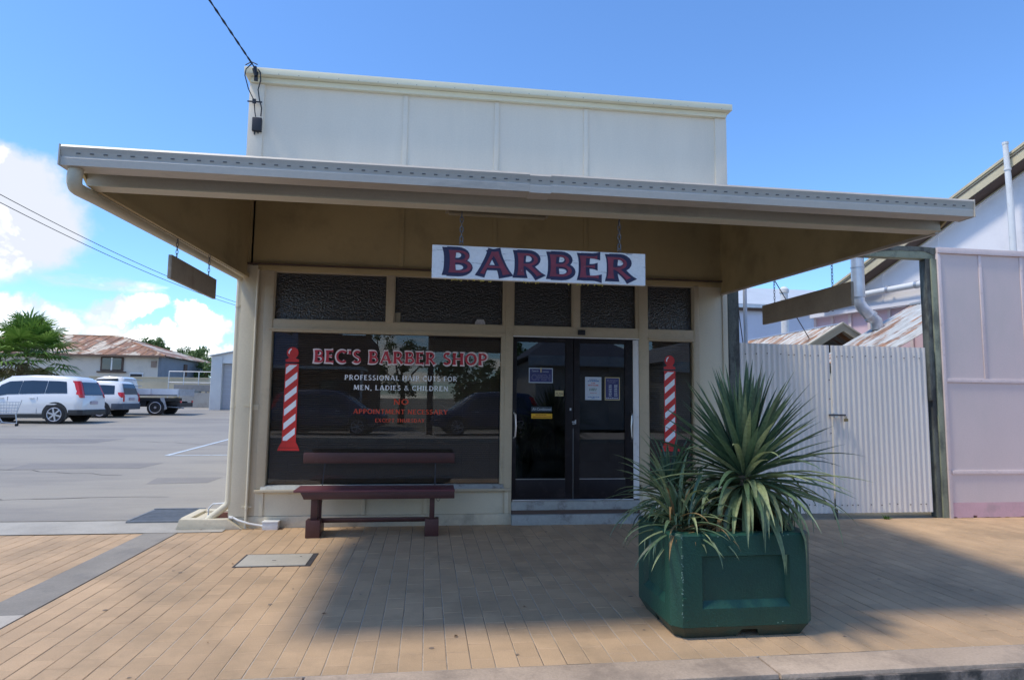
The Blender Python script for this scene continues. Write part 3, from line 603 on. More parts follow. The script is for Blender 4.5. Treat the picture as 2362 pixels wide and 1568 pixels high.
    for a,b in ((-1.82,-.503),(-.420,.925),(1.046,1.803),(1.887,2.640),(2.772,3.399)):
        F=B('transom_window',frame_paint,S,(a,a+.012,.0,.1,2.401,2.984),(b-.012,b,.0,.1,2.401,2.984),(a+.012,b-.012,.0,.1,2.401,2.412),(a+.012,b-.012,.0,.1,2.973,2.984))
        MB().box(a+.012,b-.012,.045,.051,2.412,2.973).build('pane',obs_glass,F)
    B('mullion',frame_paint,S,(-.502,-.421,-.008,.1,2.401,2.984),bev=.003); B('mullion',frame_paint,S,(.926,.9465,-.004,.1,2.401,2.984)); B('mullion',frame_paint,S,(1.804,1.886,-.008,.1,2.401,2.984),bev=.003); B('mullion',frame_paint,S,(2.641,2.659,-.004,.1,2.401,2.984))
    # --- doors
    def leaf(x0,x1,gx0,gx1,hx,hside):
        D=B('door',black_alu,S,(x0,gx0,.0,.05,.292,2.262),(gx1,x1,.0,.05,.292,2.262),(gx0,gx1,.0,.05,.292,.528),(gx0,gx1,.0,.05,2.212,2.262),bev=.003)
        MB().box(gx0,gx1,.02,.026,.529,2.211).build('pane',door_glass,D)
        B('glazing_bead',alu,D,(gx0+.002,gx1-.002,.004,.018,.529,.537))
        z0,z1=1.02,1.345; y=-.055
        m=MB().tube([(hx,0.0,z1-.01),(hx,-.035,z1-.01),(hx+hside*.012,y,z1-.03),(hx+hside*.02,y,(z0+z1)/2),(hx+hside*.012,y,z0+.03),(hx,-.035,z0+.01),(hx,0,z0+.01)],.010,8)
        m.build('handle',alu,D); B('handle_plate',blackrub,D,(hx-.012,hx+.012,-.006,-.0005,z0-.03,z0+.035),(hx-.012,hx+.012,-.006,-.0005,z1-.035,z1+.03)); return D
    D1=leaf(1.050,1.808,1.098,1.712,1.066,1); D2=leaf(1.816,2.574,1.893,2.478,2.560,-1)
    B('lock',alu,D2,(1.795,1.835,-.012,-.002,1.222,1.238),(1.83,1.845,-.014,-.003,1.205,1.255),(1.80,1.825,-.012,-.002,1.20,1.214)); B('cylinder_lock',alu,D1,(1.765,1.785,-.006,-.001,1.37,1.40))
    B('weather_strip',alu,D1,(1.8085,1.8125,-.003,.0,.30,1.15))
    B('door_frame',black_alu,S,(1.0455,1.0495,-.004,.05,.292,2.268),(2.5745,2.5795,-.004,.05,.292,2.268),(1.0455,2.5795,-.004,.05,2.2625,2.2695))
    B('threshold',alu,S,(1.06,2.575,-.03,.05,.275,.291),bev=.003)
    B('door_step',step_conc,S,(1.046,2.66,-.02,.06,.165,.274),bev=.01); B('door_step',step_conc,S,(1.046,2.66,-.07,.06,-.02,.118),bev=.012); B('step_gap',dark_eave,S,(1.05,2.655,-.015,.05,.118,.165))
    B('door_closer_box',blackrub,S,(1.864,1.955,-.04,-.0065,2.312,2.376),bev=.004)
    # --- painted lettering on the big window
    y=.0485
    lettering('letter_outline',"BEC'S BARBER SHOP",pale_vinyl,W1,-1.345,.735,1.900,2.066,y,.035,1.0,split=True)
    lettering('letter',"BEC'S BARBER SHOP",text_red,W1,-1.331,.722,1.911,2.055,y-.0035,.0,.95,split=True)
    lettering('lettering',"PROFESSIONAL HAIR CUTS FOR",white_vinyl,W1,-.974,.363,1.707,1.767,y,0,.98,"white letters reading PROFESSIONAL HAIR CUTS FOR",track=.14)
    lettering('lettering',"MEN, LADIES & CHILDREN",white_vinyl,W1,-.866,.257,1.589,1.647,y,0,.98,"white letters reading MEN, LADIES & CHILDREN",track=.14)
    lettering('lettering',"NO",orange_vinyl,W1,-.389,-.217,1.418,1.486,y,.0,1.05,"orange letters reading NO")
    lettering('lettering',"APPOINTMENT NECESSARY",orange_vinyl,W1,-.86,.257,1.306,1.361,y,.0,1.0,"orange letters reading APPOINTMENT NECESSARY")
    lettering('lettering',"EXCEPT THURSDAY",orange_vinyl,W1,-.601,-.017,1.208,1.250,y,.0,1.0,"small orange letters reading EXCEPT THURSDAY")
    # --- barber poles painted on the glass
    def pole(W,cx,zb):
        w=.080; y=.0485; m=MB()
        m.add([(cx-w,y,.972),(cx+w,y,.972),(cx+w-.004,y,1.888),(cx-w+.004,y,1.888)],[(0,1,2,3)])
        m.add([(cx-w+.004,y,1.908),(cx+w-.004,y,1.908),(cx+w-.004,y,1.940),(cx-w+.004,y,1.940)],[(0,1,2,3)])
        m.add([(cx-.06,y,1.9405),(cx+.06,y,1.9405),(cx+.04,y,1.955),(cx-.04,y,1.955)],[(0,1,2,3)])
        c=[(cx+.068*math.cos(a),y-.0004,2.016+.068*math.sin(a)) for a in [i*math.pi/14 for i in range(28)]]; m.add(c,[tuple(range(28))])
        m.add([(cx-w,y,.971),(cx+w,y,.971),(cx+w+.035,y,.905),(cx-w-.035,y,.905)],[(0,3,2,1)]); m.add([(cx-w-.035,y,.900),(cx+w+.035,y,.900),(cx+w+.045,y,.868),(cx-w-.045,y,.868)],[(0,3,2,1)])
        o=m.build('barber_pole_painting',red_paint,W,flip=False)
        s=MB(); a=cx-w+.012; b=cx+w-.016; per=.163; rise=.115; h=.078; z=1.888-.025-h-rise+.02; k=0
        zt=1.872; zz0=1.78-.02
        while zz0>.98-h-rise*.2:
            poly=[(a,zz0),(b,zz0+rise),(b,zz0+rise+h),(a,zz0+h)]
            # clip to the body between zlo and zt
            zlo=.985
            def clip(P,f,lim,keep):
                out=[]
                for i in range(len(P)):
                    p=P[i];q=P[(i+1)%len(P)]; ip=(p[1]<=lim) if keep=='lo' else (p[1]>=lim); iq=(q[1]<=lim) if keep=='lo' else (q[1]>=lim)
                    if ip: out.append(p)
                    if ip!=iq: t=(lim-p[1])/(q[1]-p[1]); out.append((p[0]+(q[0]-p[0])*t,lim))
                return out
            poly=clip(poly,0,zt,'lo'); poly=clip(poly,0,zlo,'hi') if poly else poly
            if len(poly)>=3: MB().add([(p[0],y-.0012,p[1]) for p in poly],[tuple(range(len(poly)))]).build('white_stripe',white_vinyl,W,flip=False)
            zz0-=per
        s.add([(cx-.05,y-.0012,2.012),(cx-.042,y-.0012,2.045),(cx-.022,y-.0012,2.066),(cx-.008,y-.0012,2.064),(cx-.03,y-.0012,2.03),(cx-.036,y-.0012,2.0)],[(0,1,2,3,4,5)])
        s.build('ball_highlight',white_vinyl,W,flip=False)
    pole(W1,-1.588,0); pole(W2,3.088,0)
    return S,D1,D2
SHOP,D1,D2=build_shop()
# ---- signs stuck on the door glass
def sticker(name,label,cat,x0,x1,z0,z1,mat,edge=None,y=.017,tilt=0):
    o=thing(name,label,cat,((x0+x1)/2,y,z0))
    if edge:
        B('border',edge,o,(x0,x1,y-.001,y+.001,z0,z1)); B('panel',mat,o,(x0+.01,x1-.01,y-.0018,y-.0011,z0+.01,z1-.01))
    else: B('panel',mat,o,(x0,x1,y-.001,y+.001,z0,z1))
    return o
def bars(name,mat,parent,rows,y):
    m=MB()
    for x0,x1,z0,z1 in rows: m.box(x0,x1,y-.0006,y,z0,z1)
    q=m.build(name,mat,parent); q['kind']='stuff'; return q
o=sticker('open_sign','blue OPEN sign with a white border on the left door','sign',1.251,1.553,1.706,1.890,blue_poster,white_paper)
text('lettering','Come in',white_paper,o,1.29,1.37,1.842,1.866,.0145); text('lettering',"WE'RE",white_paper,o,1.42,1.50,1.838,1.852,.0145)
text('lettering','OPEN',ink_grey,o,1.285,1.52,1.735,1.81,.0145,font_bold=.03); text('lettering','OPEN',blue_poster,o,1.289,1.516,1.739,1.806,.0142,font_bold=.0)
B('hook',cream_paper,o,(1.395,1.41,.010,.016,1.835,1.895))
o=sticker('push_sign','small yellowed PUSH label at the edge of the left door glass','sign',1.583,1.69,1.545,1.615,cream_paper); text('lettering','PUSH',ink_black,o,1.592,1.684,1.555,1.59,.0158)
o=sticker('air_conditioned_sign','dark strip lettered Air-Conditioned above the yellow sticker','sign',1.285,1.545,1.352,1.414,M('dark_sticker',(.03,.045,.06),.4)); text('lettering','Air-Conditioned',white_paper,o,1.30,1.535,1.368,1.398,.0158)
o=sticker('yellow_sticker','yellow sticker with dark print low on the left door','sticker',1.287,1.548,1.268,1.328,yellow_st); 
bars('print',M('brown_ink',(.25,.08,.01),.6),o,[(1.34+.02*i,1.354+.02*i,1.306,1.318) for i in range(7)]+[(1.305+.0155*i,1.316+.0155*i,1.279,1.293) for i in range(15)],.0158)
o=sticker('paper_notice','white paper notice taped to the right door','notice',1.966,2.176,1.503,1.790,white_paper)
def words(x0,x1,z0,z1,n):
    w=(x1-x0)/n; return [(x0+i*w,x0+i*w+w*random.uniform(.55,.9),z0,z1-random.uniform(0,(z1-z0)*.35)) for i in range(n)]
bars('print',ink_blue,o,words(2.02,2.12,1.752,1.764,5)+words(2.0,2.145,1.732,1.747,6)+words(2.0,2.15,1.535,1.545,7)+words(2.05,2.09,1.52,1.530,2),.0158)
bars('print',ink_red,o,words(2.045,2.10,1.707,1.720,3)+words(2.005,2.14,1.680,1.694,7)+words(2.03,2.12,1.585,1.594,6),.0158)
bars('print',ink_green,o,words(2.02,2.125,1.638,1.650,4)+words(2.02,2.12,1.620,1.632,4),.0158)
o=sticker('opening_hours_sign','blue business hours sign beside the white notice','sign',2.220,2.415,1.503,1.790,blue_poster,cream_paper)
text('lettering','BUSINESS',ink_grey,o,2.25,2.385,1.742,1.758,.0145); text('lettering','HOURS',ink_grey,o,2.27,2.36,1.717,1.733,.0145)
bars('hours_print',white_paper,o,[r for k in range(7) for r in words(2.272,2.312,1.682-k*.0215,1.695-k*.0215,3)+words(2.343,2.385,1.682-k*.0215,1.695-k*.0215,3)]+words(2.237,2.40,1.524,1.536,7),.0145)
tag(B('window_card',M('faded_card',(.33,.30,.22),.6),None,(-.417+.015,-.34,.036,.040,2.413,2.53)),'faded rectangular card in the corner of the second transom pane','card')
m=MB().prism([(.572,2.413),(.70,2.413),(.70,2.445),(.678,2.478),(.60,2.478),(.572,2.44)],.036,.040); tag(m.build('window_decal',M('pale_decal',(.5,.48,.5),.6,.4,60)),'pale rounded decal low in the second transom pane','decal')
# ---- hanging signs
def chain(parent,x,y,z0,z1,ax='x',r=.011,th=.0042):
    m=MB(); n=max(2,int((z1-z0)/(.030))); p=(z1-z0)/n
    for i in range(n):
        cz=z0+p*(i+.5); pts=[]
        for k in range(11):
            a=2*math.pi*k/10; h=math.sin(a)*p*.66; w=math.cos(a)*r
            pts.append((x+w,y,cz+h) if (i%2==0)==(ax=='x') else (x,y+w,cz+h))
        m.tube(pts,th,5,cap=False)
    return m.build('chain',chain_m,parent)
o=thing('barber_sign','weathered white board lettered BARBER hanging on chains under the awning','sign',(.77,-3.40,2.31))
m=MB(); m.box(.014,1.530,-3.418,-3.382,2.318,2.548); bd=m.build('board',board_white,o,bev=.004)
for x in (.213,1.343):
    chain(o,x,-3.40,2.582,2.79); m=MB().tube([(x+.012*math.cos(a),-3.40,2.572+.014*math.sin(a)) for a in [2*math.pi*k/10 for k in range(11)]],.003,6); m.tube([(x,-3.40,2.54),(x,-3.40,2.56)],.003,6); m.build('eye_bolt',chain_m,o)
lettering('letter_outline',"BARBER",navy,o,.108,1.432,2.345,2.528,-3.4195,.035,1.15,track=.14,split=True)
lettering('letter',"BARBER",maroon,o,.128,1.412,2.358,2.514,-3.4225,.0,.74,track=.17,split=True)
m=MB()
for i in range(46):
    x=random.choice([random.uniform(.09,.5),random.uniform(.6,1.05),random.uniform(1.0,1.3)]); z=2.316-random.uniform(0,.008); w=random.uniform(.003,.009)
    m.add([(x,-3.41,z),(x+w,-3.412,z+.003),(x+w*1.2,-3.405,z-.004),(x+w*.3,-3.40,z-.006)],[(0,1,2,3)])
f=m.build('peeling_paint',flake_m,o,flip=False); f['kind']='stuff'
o=thing('hanging_sign','blank grey sign board hanging at the car park side of the awning','sign',(-2.1,-1.75,2.43))
MB().box(-2.115,-2.085,-2.31,-1.21,2.445,2.640).build('board',board_back,o,bev=.003); chain(o,-2.10,-2.18,2.645,2.80,'y',.009,.0028); chain(o,-2.10,-1.40,2.645,2.85,'y',.009,.0028)
o=thing('hanging_sign','long blank brown sign board hanging by the pink building end','sign',(3.83,-1.7,2.39))
MB().box(3.80,3.83,-2.50,-.97,2.385,2.605).build('board',board_back2,o,bev=.003); chain(o,3.815,-1.21,2.61,2.87,'y',.009,.0028); chain(o,3.815,-2.22,2.61,2.84,'y',.009,.0028)
o=thing('ceiling_light','slim batten light fixed under the awning behind the hanging sign','light',(.6,-2.0,3.2)); B('base_plate',lamp_m,o,(.13,1.09,-2.08,-1.95,3.205,3.235)); B('diffuser',lamp_m,o,(.16,1.06,-2.05,-1.98,3.18,3.204),bev=.008)
m=MB(); [m.box(x-.01,x+.01,-2.02,-2.0,3.235,3.46) for x in (.25,.95)]; m.build('bracket',iron,o)
# ---- service cable to parapet corner
o=thing('service_cable','black twisted overhead cable tied to the parapet corner with a junction box','cable',(-2.1,-.14,5.3))
a=Vector((-2.13,-.16,5.40)); b=Vector((-5.4,-9.3,9.6)); 
def twist(m,a,b,n,rr,tr,sag,turns):
    for ph in (0,math.pi):
        pts=[]
        for i in range(n+1):
            t=i/n; p=a.lerp(b,t); p.z-=sag*4*t*(1-t); d=(b-a).normalized(); s1=d.cross(Vector((0,0,1))).normalized(); s2=s1.cross(d); an=turns*2*math.pi*t+ph
            pts.append(p+(s1*math.cos(an)+s2*math.sin(an))*tr)
        m.tube(pts,rr,5)
m=MB(); twist(m,a,b,150,.007,.007,.15,40); m.build('cable',cable_m,o)
m=MB(); m.tube([(-2.12,-.15,5.42),(-2.13,-.16,5.38),(-2.115,-.155,5.30)],[.012,.028,.018],8); m.box(-2.135,-2.095,-.15,-.125,5.25,5.36); m.build('tension_clamp',blackrub,o)
m=MB(); m.tube([(-2.10,-.13,5.40),(-2.07,-.14,5.36),(-2.06,-.14,5.26),(-2.09,-.12,5.15),(-2.08,-.08,5.05),(-2.055,-.06,4.95),(-2.06,-.055,4.85)],.007,6); m.tube([(-2.17,-.15,5.45),(-2.23,-.15,5.38),(-2.24,-.15,5.3),(-2.20,-.12,5.15),(-2.14,-.08,5.03),(-2.13,-.06,4.9),(-2.12,-.055,4.84)],.0065,6); m.tube([(-2.24,-.15,5.43),(-2.17,-.16,5.47),(-2.10,-.16,5.44)],.0065,6); m.box(-2.22,-2.05,-.07,-.06,5.015,5.03); m.box(-2.16,-2.12,-.085,-.06,5.0,5.05); m.build('cable_tail',cable_m,o)
B('junction_box',blackrub,o,(-2.155,-2.045,-.075,-.024,4.66,4.83),bev=.012); B('cable_gland',blackrub,o,(-2.13,-2.118,-.06,-.045,4.62,4.66),(-2.09,-2.078,-.06,-.045,4.635,4.66))
# ================================================================== STREET THINGS AT THE SHOP
def build_bench():
    o=thing('bench','maroon timber bench with an open back under the window','bench',(-.5,-.4,0))
    x0,x1=-1.32,.335
    MB().prism([(x0-.06,.482),(x1,.482),(x1,.505),(x0-.06,.505)],-.63,-.24).build('seat',bench_seat_m,o,bev=.006)
    MB().prism([(x0+.01,.482),(x1-.002,.482),(x1-.002,.408),(x0+.05,.408)],-.622,-.595).build('apron',bench_m,o,bev=.004)
    MB().box(x0+.06,x1-.08,-.285,-.26,.42,.48).build('rear_apron',bench_m,o)
    MB().box(-1.365,.345,-.235,-.205,.750,.872).build('backrest',bench_m,o,bev=.014)
    for x,hw in ((-1.17,.036),(.092,.027)):
        MB().box(x-hw,x+hw,-.55,-.49,.17,.482).build('leg',bench_m,o,bev=.004); MB().box(x-hw,x+hw,-.30,-.25,.12,.482).build('leg',bench_m,o,bev=.004)
        MB().box(x-.075,x+.075,-.60,-.46,.0,.185).build('foot_block',bench_m,o,bev=.006); MB().box(x-.06,x+.06,-.45,-.2,.0,.10).build('foot',bench_m,o,bev=.006)
        m=MB().bar((x+(.02 if x<0 else .03),-.225,.42),(x+(.05 if x<0 else .03),-.222,.80),.014,.008); m.build('back_strap',steel_dark,o)
        m=MB().tube([(x+.04+.05*t,-.52,.40-.035*math.sin(math.pi*t)) for t in [i/8 for i in range(9)]],.0025,5); m.build('wire_loop',iron,o)
    MB().box(-1.13,.05,-.46,-.42,.150,.180).build('stretcher',bench_m,o,bev=.003); MB().box(-1.13,.05,-.36,-.32,.115,.150).build('stretcher',bench_m,o,bev=.003)
build_bench()
def build_planter():
    o=thing('planter','dark green painted concrete planter tub standing on the footpath','planter',(2.05,-3.4,0))
    x0,x1,y0,y1,zt,zb=1.578,2.548,-3.752,-3.03,.640,.078; ch=.062
    def ring(x0,x1,y0,y1,c,z): return [(x0+c,y0,z),(x1-c,y0,z),(x1,y0+c,z),(x1,y1-c,z),(x1-c,y1,z),(x0+c,y1,z),(x0,y1-c,z),(x0,y0+c,z)]
    def loft(m,rings,close_top=False):
        vs=[p for r in rings for p in r]; n=8; fs=[]
        for i in range(len(rings)-1):
            for k in range(n): fs.append((i*n+k,i*n+(k+1)%n,(i+1)*n+(k+1)%n,(i+1)*n+k))
        m.add(vs,fs)
    # walls with sunk panels on front and left faces: build the shell around the openings
    m=MB(); 
    R1=ring(x0,x1,y0,y1,ch,zb); R2=ring(x0,x1,y0,y1,ch,zt); R3=ring(x0+.012,x1-.012,y0+.012,y1-.012,ch,zt+.012); R4=ring(x0+.075,x1-.075,y0+.075,y1-.075,.03,zt+.012); R5=ring(x0+.085,x1-.085,y0+.085,y1-.085,.03,.50)
    vs=[];fs=[]
    for R in (R2,R3,R4,R5): vs+=R
    for i in range(3):
        for k in range(8): fs.append((i*8+k,i*8+(k+1)%8,(i+1)*8+(k+1)%8,(i+1)*8+k))
    m.add(vs,fs)
    def face(a,b,inset,has):
        # a,b bottom corners (x,y); outward normal from a->b rotated right
        a=Vector((a[0],a[1],0));b=Vector((b[0],b[1],0)); d=(b-a); n=Vector((d.y,-d.x,0)).normalized(); Z=lambda v,z: (v.x,v.y,z)
        if not has: m.quad(Z(a,zb),Z(b,zb),Z(b,zt),Z(a,zt)); return
        u0,u1,z0,z1=inset; P=lambda u,z,dep=0: Z(a+d*u-n*dep,z); bv=.035; dp=.032
        m.quad(P(0,zb),P(1,zb),P(1,z0),P(0,z0)); m.quad(P(0,z1),P(1,z1),P(1,zt),P(0,zt)); m.quad(P(0,z0),P(u0,z0),P(u0,z1),P(0,z1)); m.quad(P(u1,z0),P(1,z0),P(1,z1),P(u1,z1))
        q=bv/d.length; i0,i1,k0,k1=u0+q*.5,u1-q*.5,z0+.042,z1-.012
        m.quad(P(u0,z0),P(u1,z0),P(i1,k0,dp),P(i0,k0,dp)); m.quad(P(i0,k1,dp),P(i1,k1,dp),P(u1,z1),P(u0,z1)); m.quad(P(u0,z0),P(i0,k0,dp),P(i0,k1,dp),P(u0,z1)); m.quad(P(i1,k0,dp),P(u1,z0),P(u1,z1),P(i1,k1,dp)); m.quad(P(i0,k0,dp),P(i1,k0,dp),P(i1,k1,dp),P(i0,k1,dp))
    rr=R1; corners=[(p[0],p[1]) for p in rr]
    for k in range(8):
        a,b=corners[k],corners[(k+1)%8]; L=math.hypot(a[0]-b[0],a[1]-b[1])
        face(a,b,(.155,.865,.190,.515) if k==0 else (.18,.86,.19,.515),L>.3)
    bm=m.build('tub',planter_m,o,smooth=False)
    # undercut foot with notches
    m=MB(); t=.045; c2=.05
    Rb=ring(x0+t,x1-t,y0+t,y1-t,c2,0.0); Rt=ring(x0,x1,y0,y1,ch,zb-.001)
    for k in range(8):
        a,b=Vector(Rb[k]),Vector(Rb[(k+1)%8]); c,d=Vector(Rt[(k+1)%8]),Vector(Rt[k])
        if (a-b).length>.3:
            A=lambda u,w: (a.lerp(b,u)).lerp(d.lerp(c,u),w)
            m.quad(A(0,0),A(.44,0),A(.47,.68),A(0,.68)); m.quad(A(.60,.68),A(.64,0),A(1,0),A(1,.68)); m.quad(A(0,.68),A(1,.68),A(1,1),A(0,1))
            nrm=(b-a).cross(d-a).normalized(); 
            m.quad(A(.44,0)-nrm*.15,A(.64,0)-nrm*.15,A(.60,.68)-nrm*.15,A(.47,.68)-nrm*.15); m.quad(A(.44,0),A(.47,.68),A(.47,.68)-nrm*.15,A(.44,0)-nrm*.15); m.quad(A(.64,0),A(.60,.68),A(.60,.68)-nrm*.15,A(.64,0)-nrm*.15); m.quad(A(.47,.68),A(.60,.68),A(.60,.68)-nrm*.15,A(.47,.68)-nrm*.15)
        else: m.quad(a,b,c,d)
    m.build('foot',planter_base_m,o,smooth=False)
    B('lifting_lug',planter_m,o,(1.64,1.66,-3.7655,-3.753,.245,.262),(1.665,1.671,-3.7575,-3.753,.12,.126))
    m=MB()
    for i in range(34):
        z=zb+random.random()**.8*(zt-zb); q=random.uniform(.0015,.0035); x=x0+ch+random.uniform(-.004,.004); m.box(x-q,x+q,y0-.0015,y0+.004,z-q,z+q*1.5)
    for i in range(8):
        x=random.uniform(x0+ch,x1-ch); q=random.uniform(.0015,.0035); z=random.choice([zt+random.uniform(-.004,.003),zb+random.uniform(.0,.02)]); m.box(x-q,x+q*1.6,y0-.001,y0+.004,z-q,z+q)
    m.build('paint_chips',M('chipped_concrete',(.16,.26,.20),.9,.3,40),o)['kind']='stuff'
    m=MB(); n=24; vs=[];fs=[]
    for i in range(n+1):
        for j in range(n+1):
            x=x0+.08+(x1-x0-.16)*i/n; y=y0+.08+(y1-y0-.16)*j/n; vs.append((x,y,.575+.03*noise.noise(Vector((x*9,y*9,0)))))
    fs=[(i*(n+1)+j,(i+1)*(n+1)+j,(i+1)*(n+1)+j+1,i*(n+1)+j+1) for i in range(n) for j in range(n)]
    m.add(vs,fs); m.sm=True; m.build('soil',soil_m,o,flip=False)
build_planter()
def leaf(m,base,az,e0,length,droop,wmax,nseg=9,kink=None):
    """strap leaf: V-folded ribbon whose heading sinks along its length"""
    p=Vector(base); pitch=e0; ds=length/nseg; pts=[p.copy()];dirs=[]
    for i in range(nseg):
        d=Vector((math.cos(az)*math.cos(pitch),math.sin(az)*math.cos(pitch),math.sin(pitch))); dirs.append(d); p=p+d*ds; pts.append(p.copy())
        pitch=max(-1.50,pitch-droop*(i+1)/nseg*2/nseg)
        if kink and i==kink: pitch-=.9
        az+=random.uniform(-.02,.02)
    dirs.append(dirs[-1]); vs=[];fs=[]; side=Vector((-math.sin(az),math.cos(az),0))
    for i,(q,d) in enumerate(zip(pts,dirs)):
        t=i/nseg; w=wmax*(.62+.38*min(1,t*3))*(1-max(0,(t-.45)/.55)**1.7)
        s=side; nn=s.cross(d).normalized()
        if nn.z<0: nn=-nn
        vs+= [q-s*w/2+nn*w*.16,q-nn*w*.10,q+s*w/2+nn*w*.16]
    for i in range(nseg):
        a=i*3; fs+=[(a,a+1,a+4,a+3),(a+1,a+2,a+5,a+4)]
    m.add(vs,fs); m.sm=True
def build_yuccas():
    o=thing('yucca','large spiky yucca rosette filling the green planter','plant',(2.26,-3.40,.55))
    cx,cy,cz=2.265,-3.385,1.02
    m=MB().tube([(cx+.0,cy,.55),(cx-.01,cy,.75),(cx,cy,1.06)],[.05,.055,.045],10); m.build('stem',bark_m,o)
    GA=2.39996
    n=292
    for i in range(n):
        t=i/n; az=i*GA+random.uniform(-.25,.25)
        if t<.40: # upright crown
            e0=rad(87-62*(t/.40)+random.uniform(-6,6)); L=random.uniform(.60,.76); dr=random.uniform(.02,.2)+.3*t; mt=yuc_blue if random.random()<.85 else yuc_old; w=.047
        elif t<.60:
            e0=rad(30-42*(t-.40)/.20+random.uniform(-9,9)); L=random.uniform(.66,.86); dr=random.uniform(.35,1.0); mt=yuc_blue if random.random()<.5 else yuc_old; w=.043
        else:
            e0=rad(12-50*(t-.60)/.40+random.uniform(-10,12)); L=random.uniform(.50,.70); dr=random.uniform(1.3,3.0); mt=yuc_old if random.random()<.85 else yuc_blue; w=.044
        r=.035; b=(cx+r*math.cos(az),cy+r*math.sin(az),cz+.06-.24*t+random.uniform(-.01,.01))
        k=MB(); leaf(k,b,az,e0,L,dr,w*random.uniform(.75,1.1),kink=random.choice([None]*14+[4,5,6]) if t>.4 else None); k.build('leaf',yuc_dead if (t>.75 and random.random()<.10) else mt,o,flip=False)
    for az,L in ((rad(-150),.35),(rad(-60),.30),(rad(-100),.33)):
        k=MB(); leaf(k,(cx,cy,cz-.12),az,rad(-50),L+.1,1.2,.02); k.build('leaf',yuc_dead,o,flip=False)
    o=thing('yucca','smaller yucca offshoot leaning out of the left side of the planter','plant',(1.80,-3.22,.55))
    cx,cy,cz=1.78,-3.20,.84
    m=MB().tube([(1.84,-3.28,.55),(1.82,-3.25,.75),(cx,cy,.92)],[.035,.035,.03],8); m.build('stem',bark_m,o)
    for i in range(110):
        t=i/110; az=i*GA+random.uniform(-.3,.3); e0=rad(80-115*t+random.uniform(-12,12)); L=random.uniform(.28,.46)+.12*t; mt=yuc_blue if random.random()<.7-.5*t else yuc_old; dr=random.uniform(.1,.6)+t*1.0
        k=MB(); leaf(k,(cx+.02*math.cos(az),cy+.02*math.sin(az),cz+.04-.14*t),az,e0,L,dr,.030*random.uniform(.7,1.1),8); k.build('leaf',mt,o,flip=False)
    # second tuft near the front-left rim, plus dry straw
    cx,cy,cz=1.74,-3.50,.70
    o=thing('yucca','low straggly yucca tuft with dry brown leaves at the planter rim','plant',(1.74,-3.5,.55))
    for i in range(95):
        t=i/95; az=i*GA+random.uniform(-.4,.4); dead=random.random()<.22
        e0=rad(80-95*t+random.uniform(-14,14)); L=random.uniform(.28,.52); k=MB(); leaf(k,(cx+random.uniform(-.06,.06),cy+random.uniform(-.05,.05),cz-.08*t),az,e0,L,random.uniform(.6,1.9),.020 if dead else random.uniform(.020,.034),8); k.build('leaf',yuc_dead if dead else (yuc_old if random.random()<.5 else yuc_blue),o,flip=False)
    m=MB()
    for i in range(260):
        x=random.uniform(1.67,2.42);y=random.uniform(-3.66,-3.12)
        if random.random()<.6: x=random.uniform(1.66,1.98); y=random.uniform(-3.67,-3.45)
        leaf(m,(x,y,.59+random.uniform(0,.05)),random.uniform(0,6.28),rad(random.uniform(-5,40)),random.uniform(.06,.2),random.uniform(.5,1.5),random.uniform(.004,.010),4)
    q=m.build('dry_straw',yuc_dead,None,flip=False); q['kind']='stuff'; tag(q,'brown dry leaf litter lying on the planter soil','leaf litter')
build_yuccas()
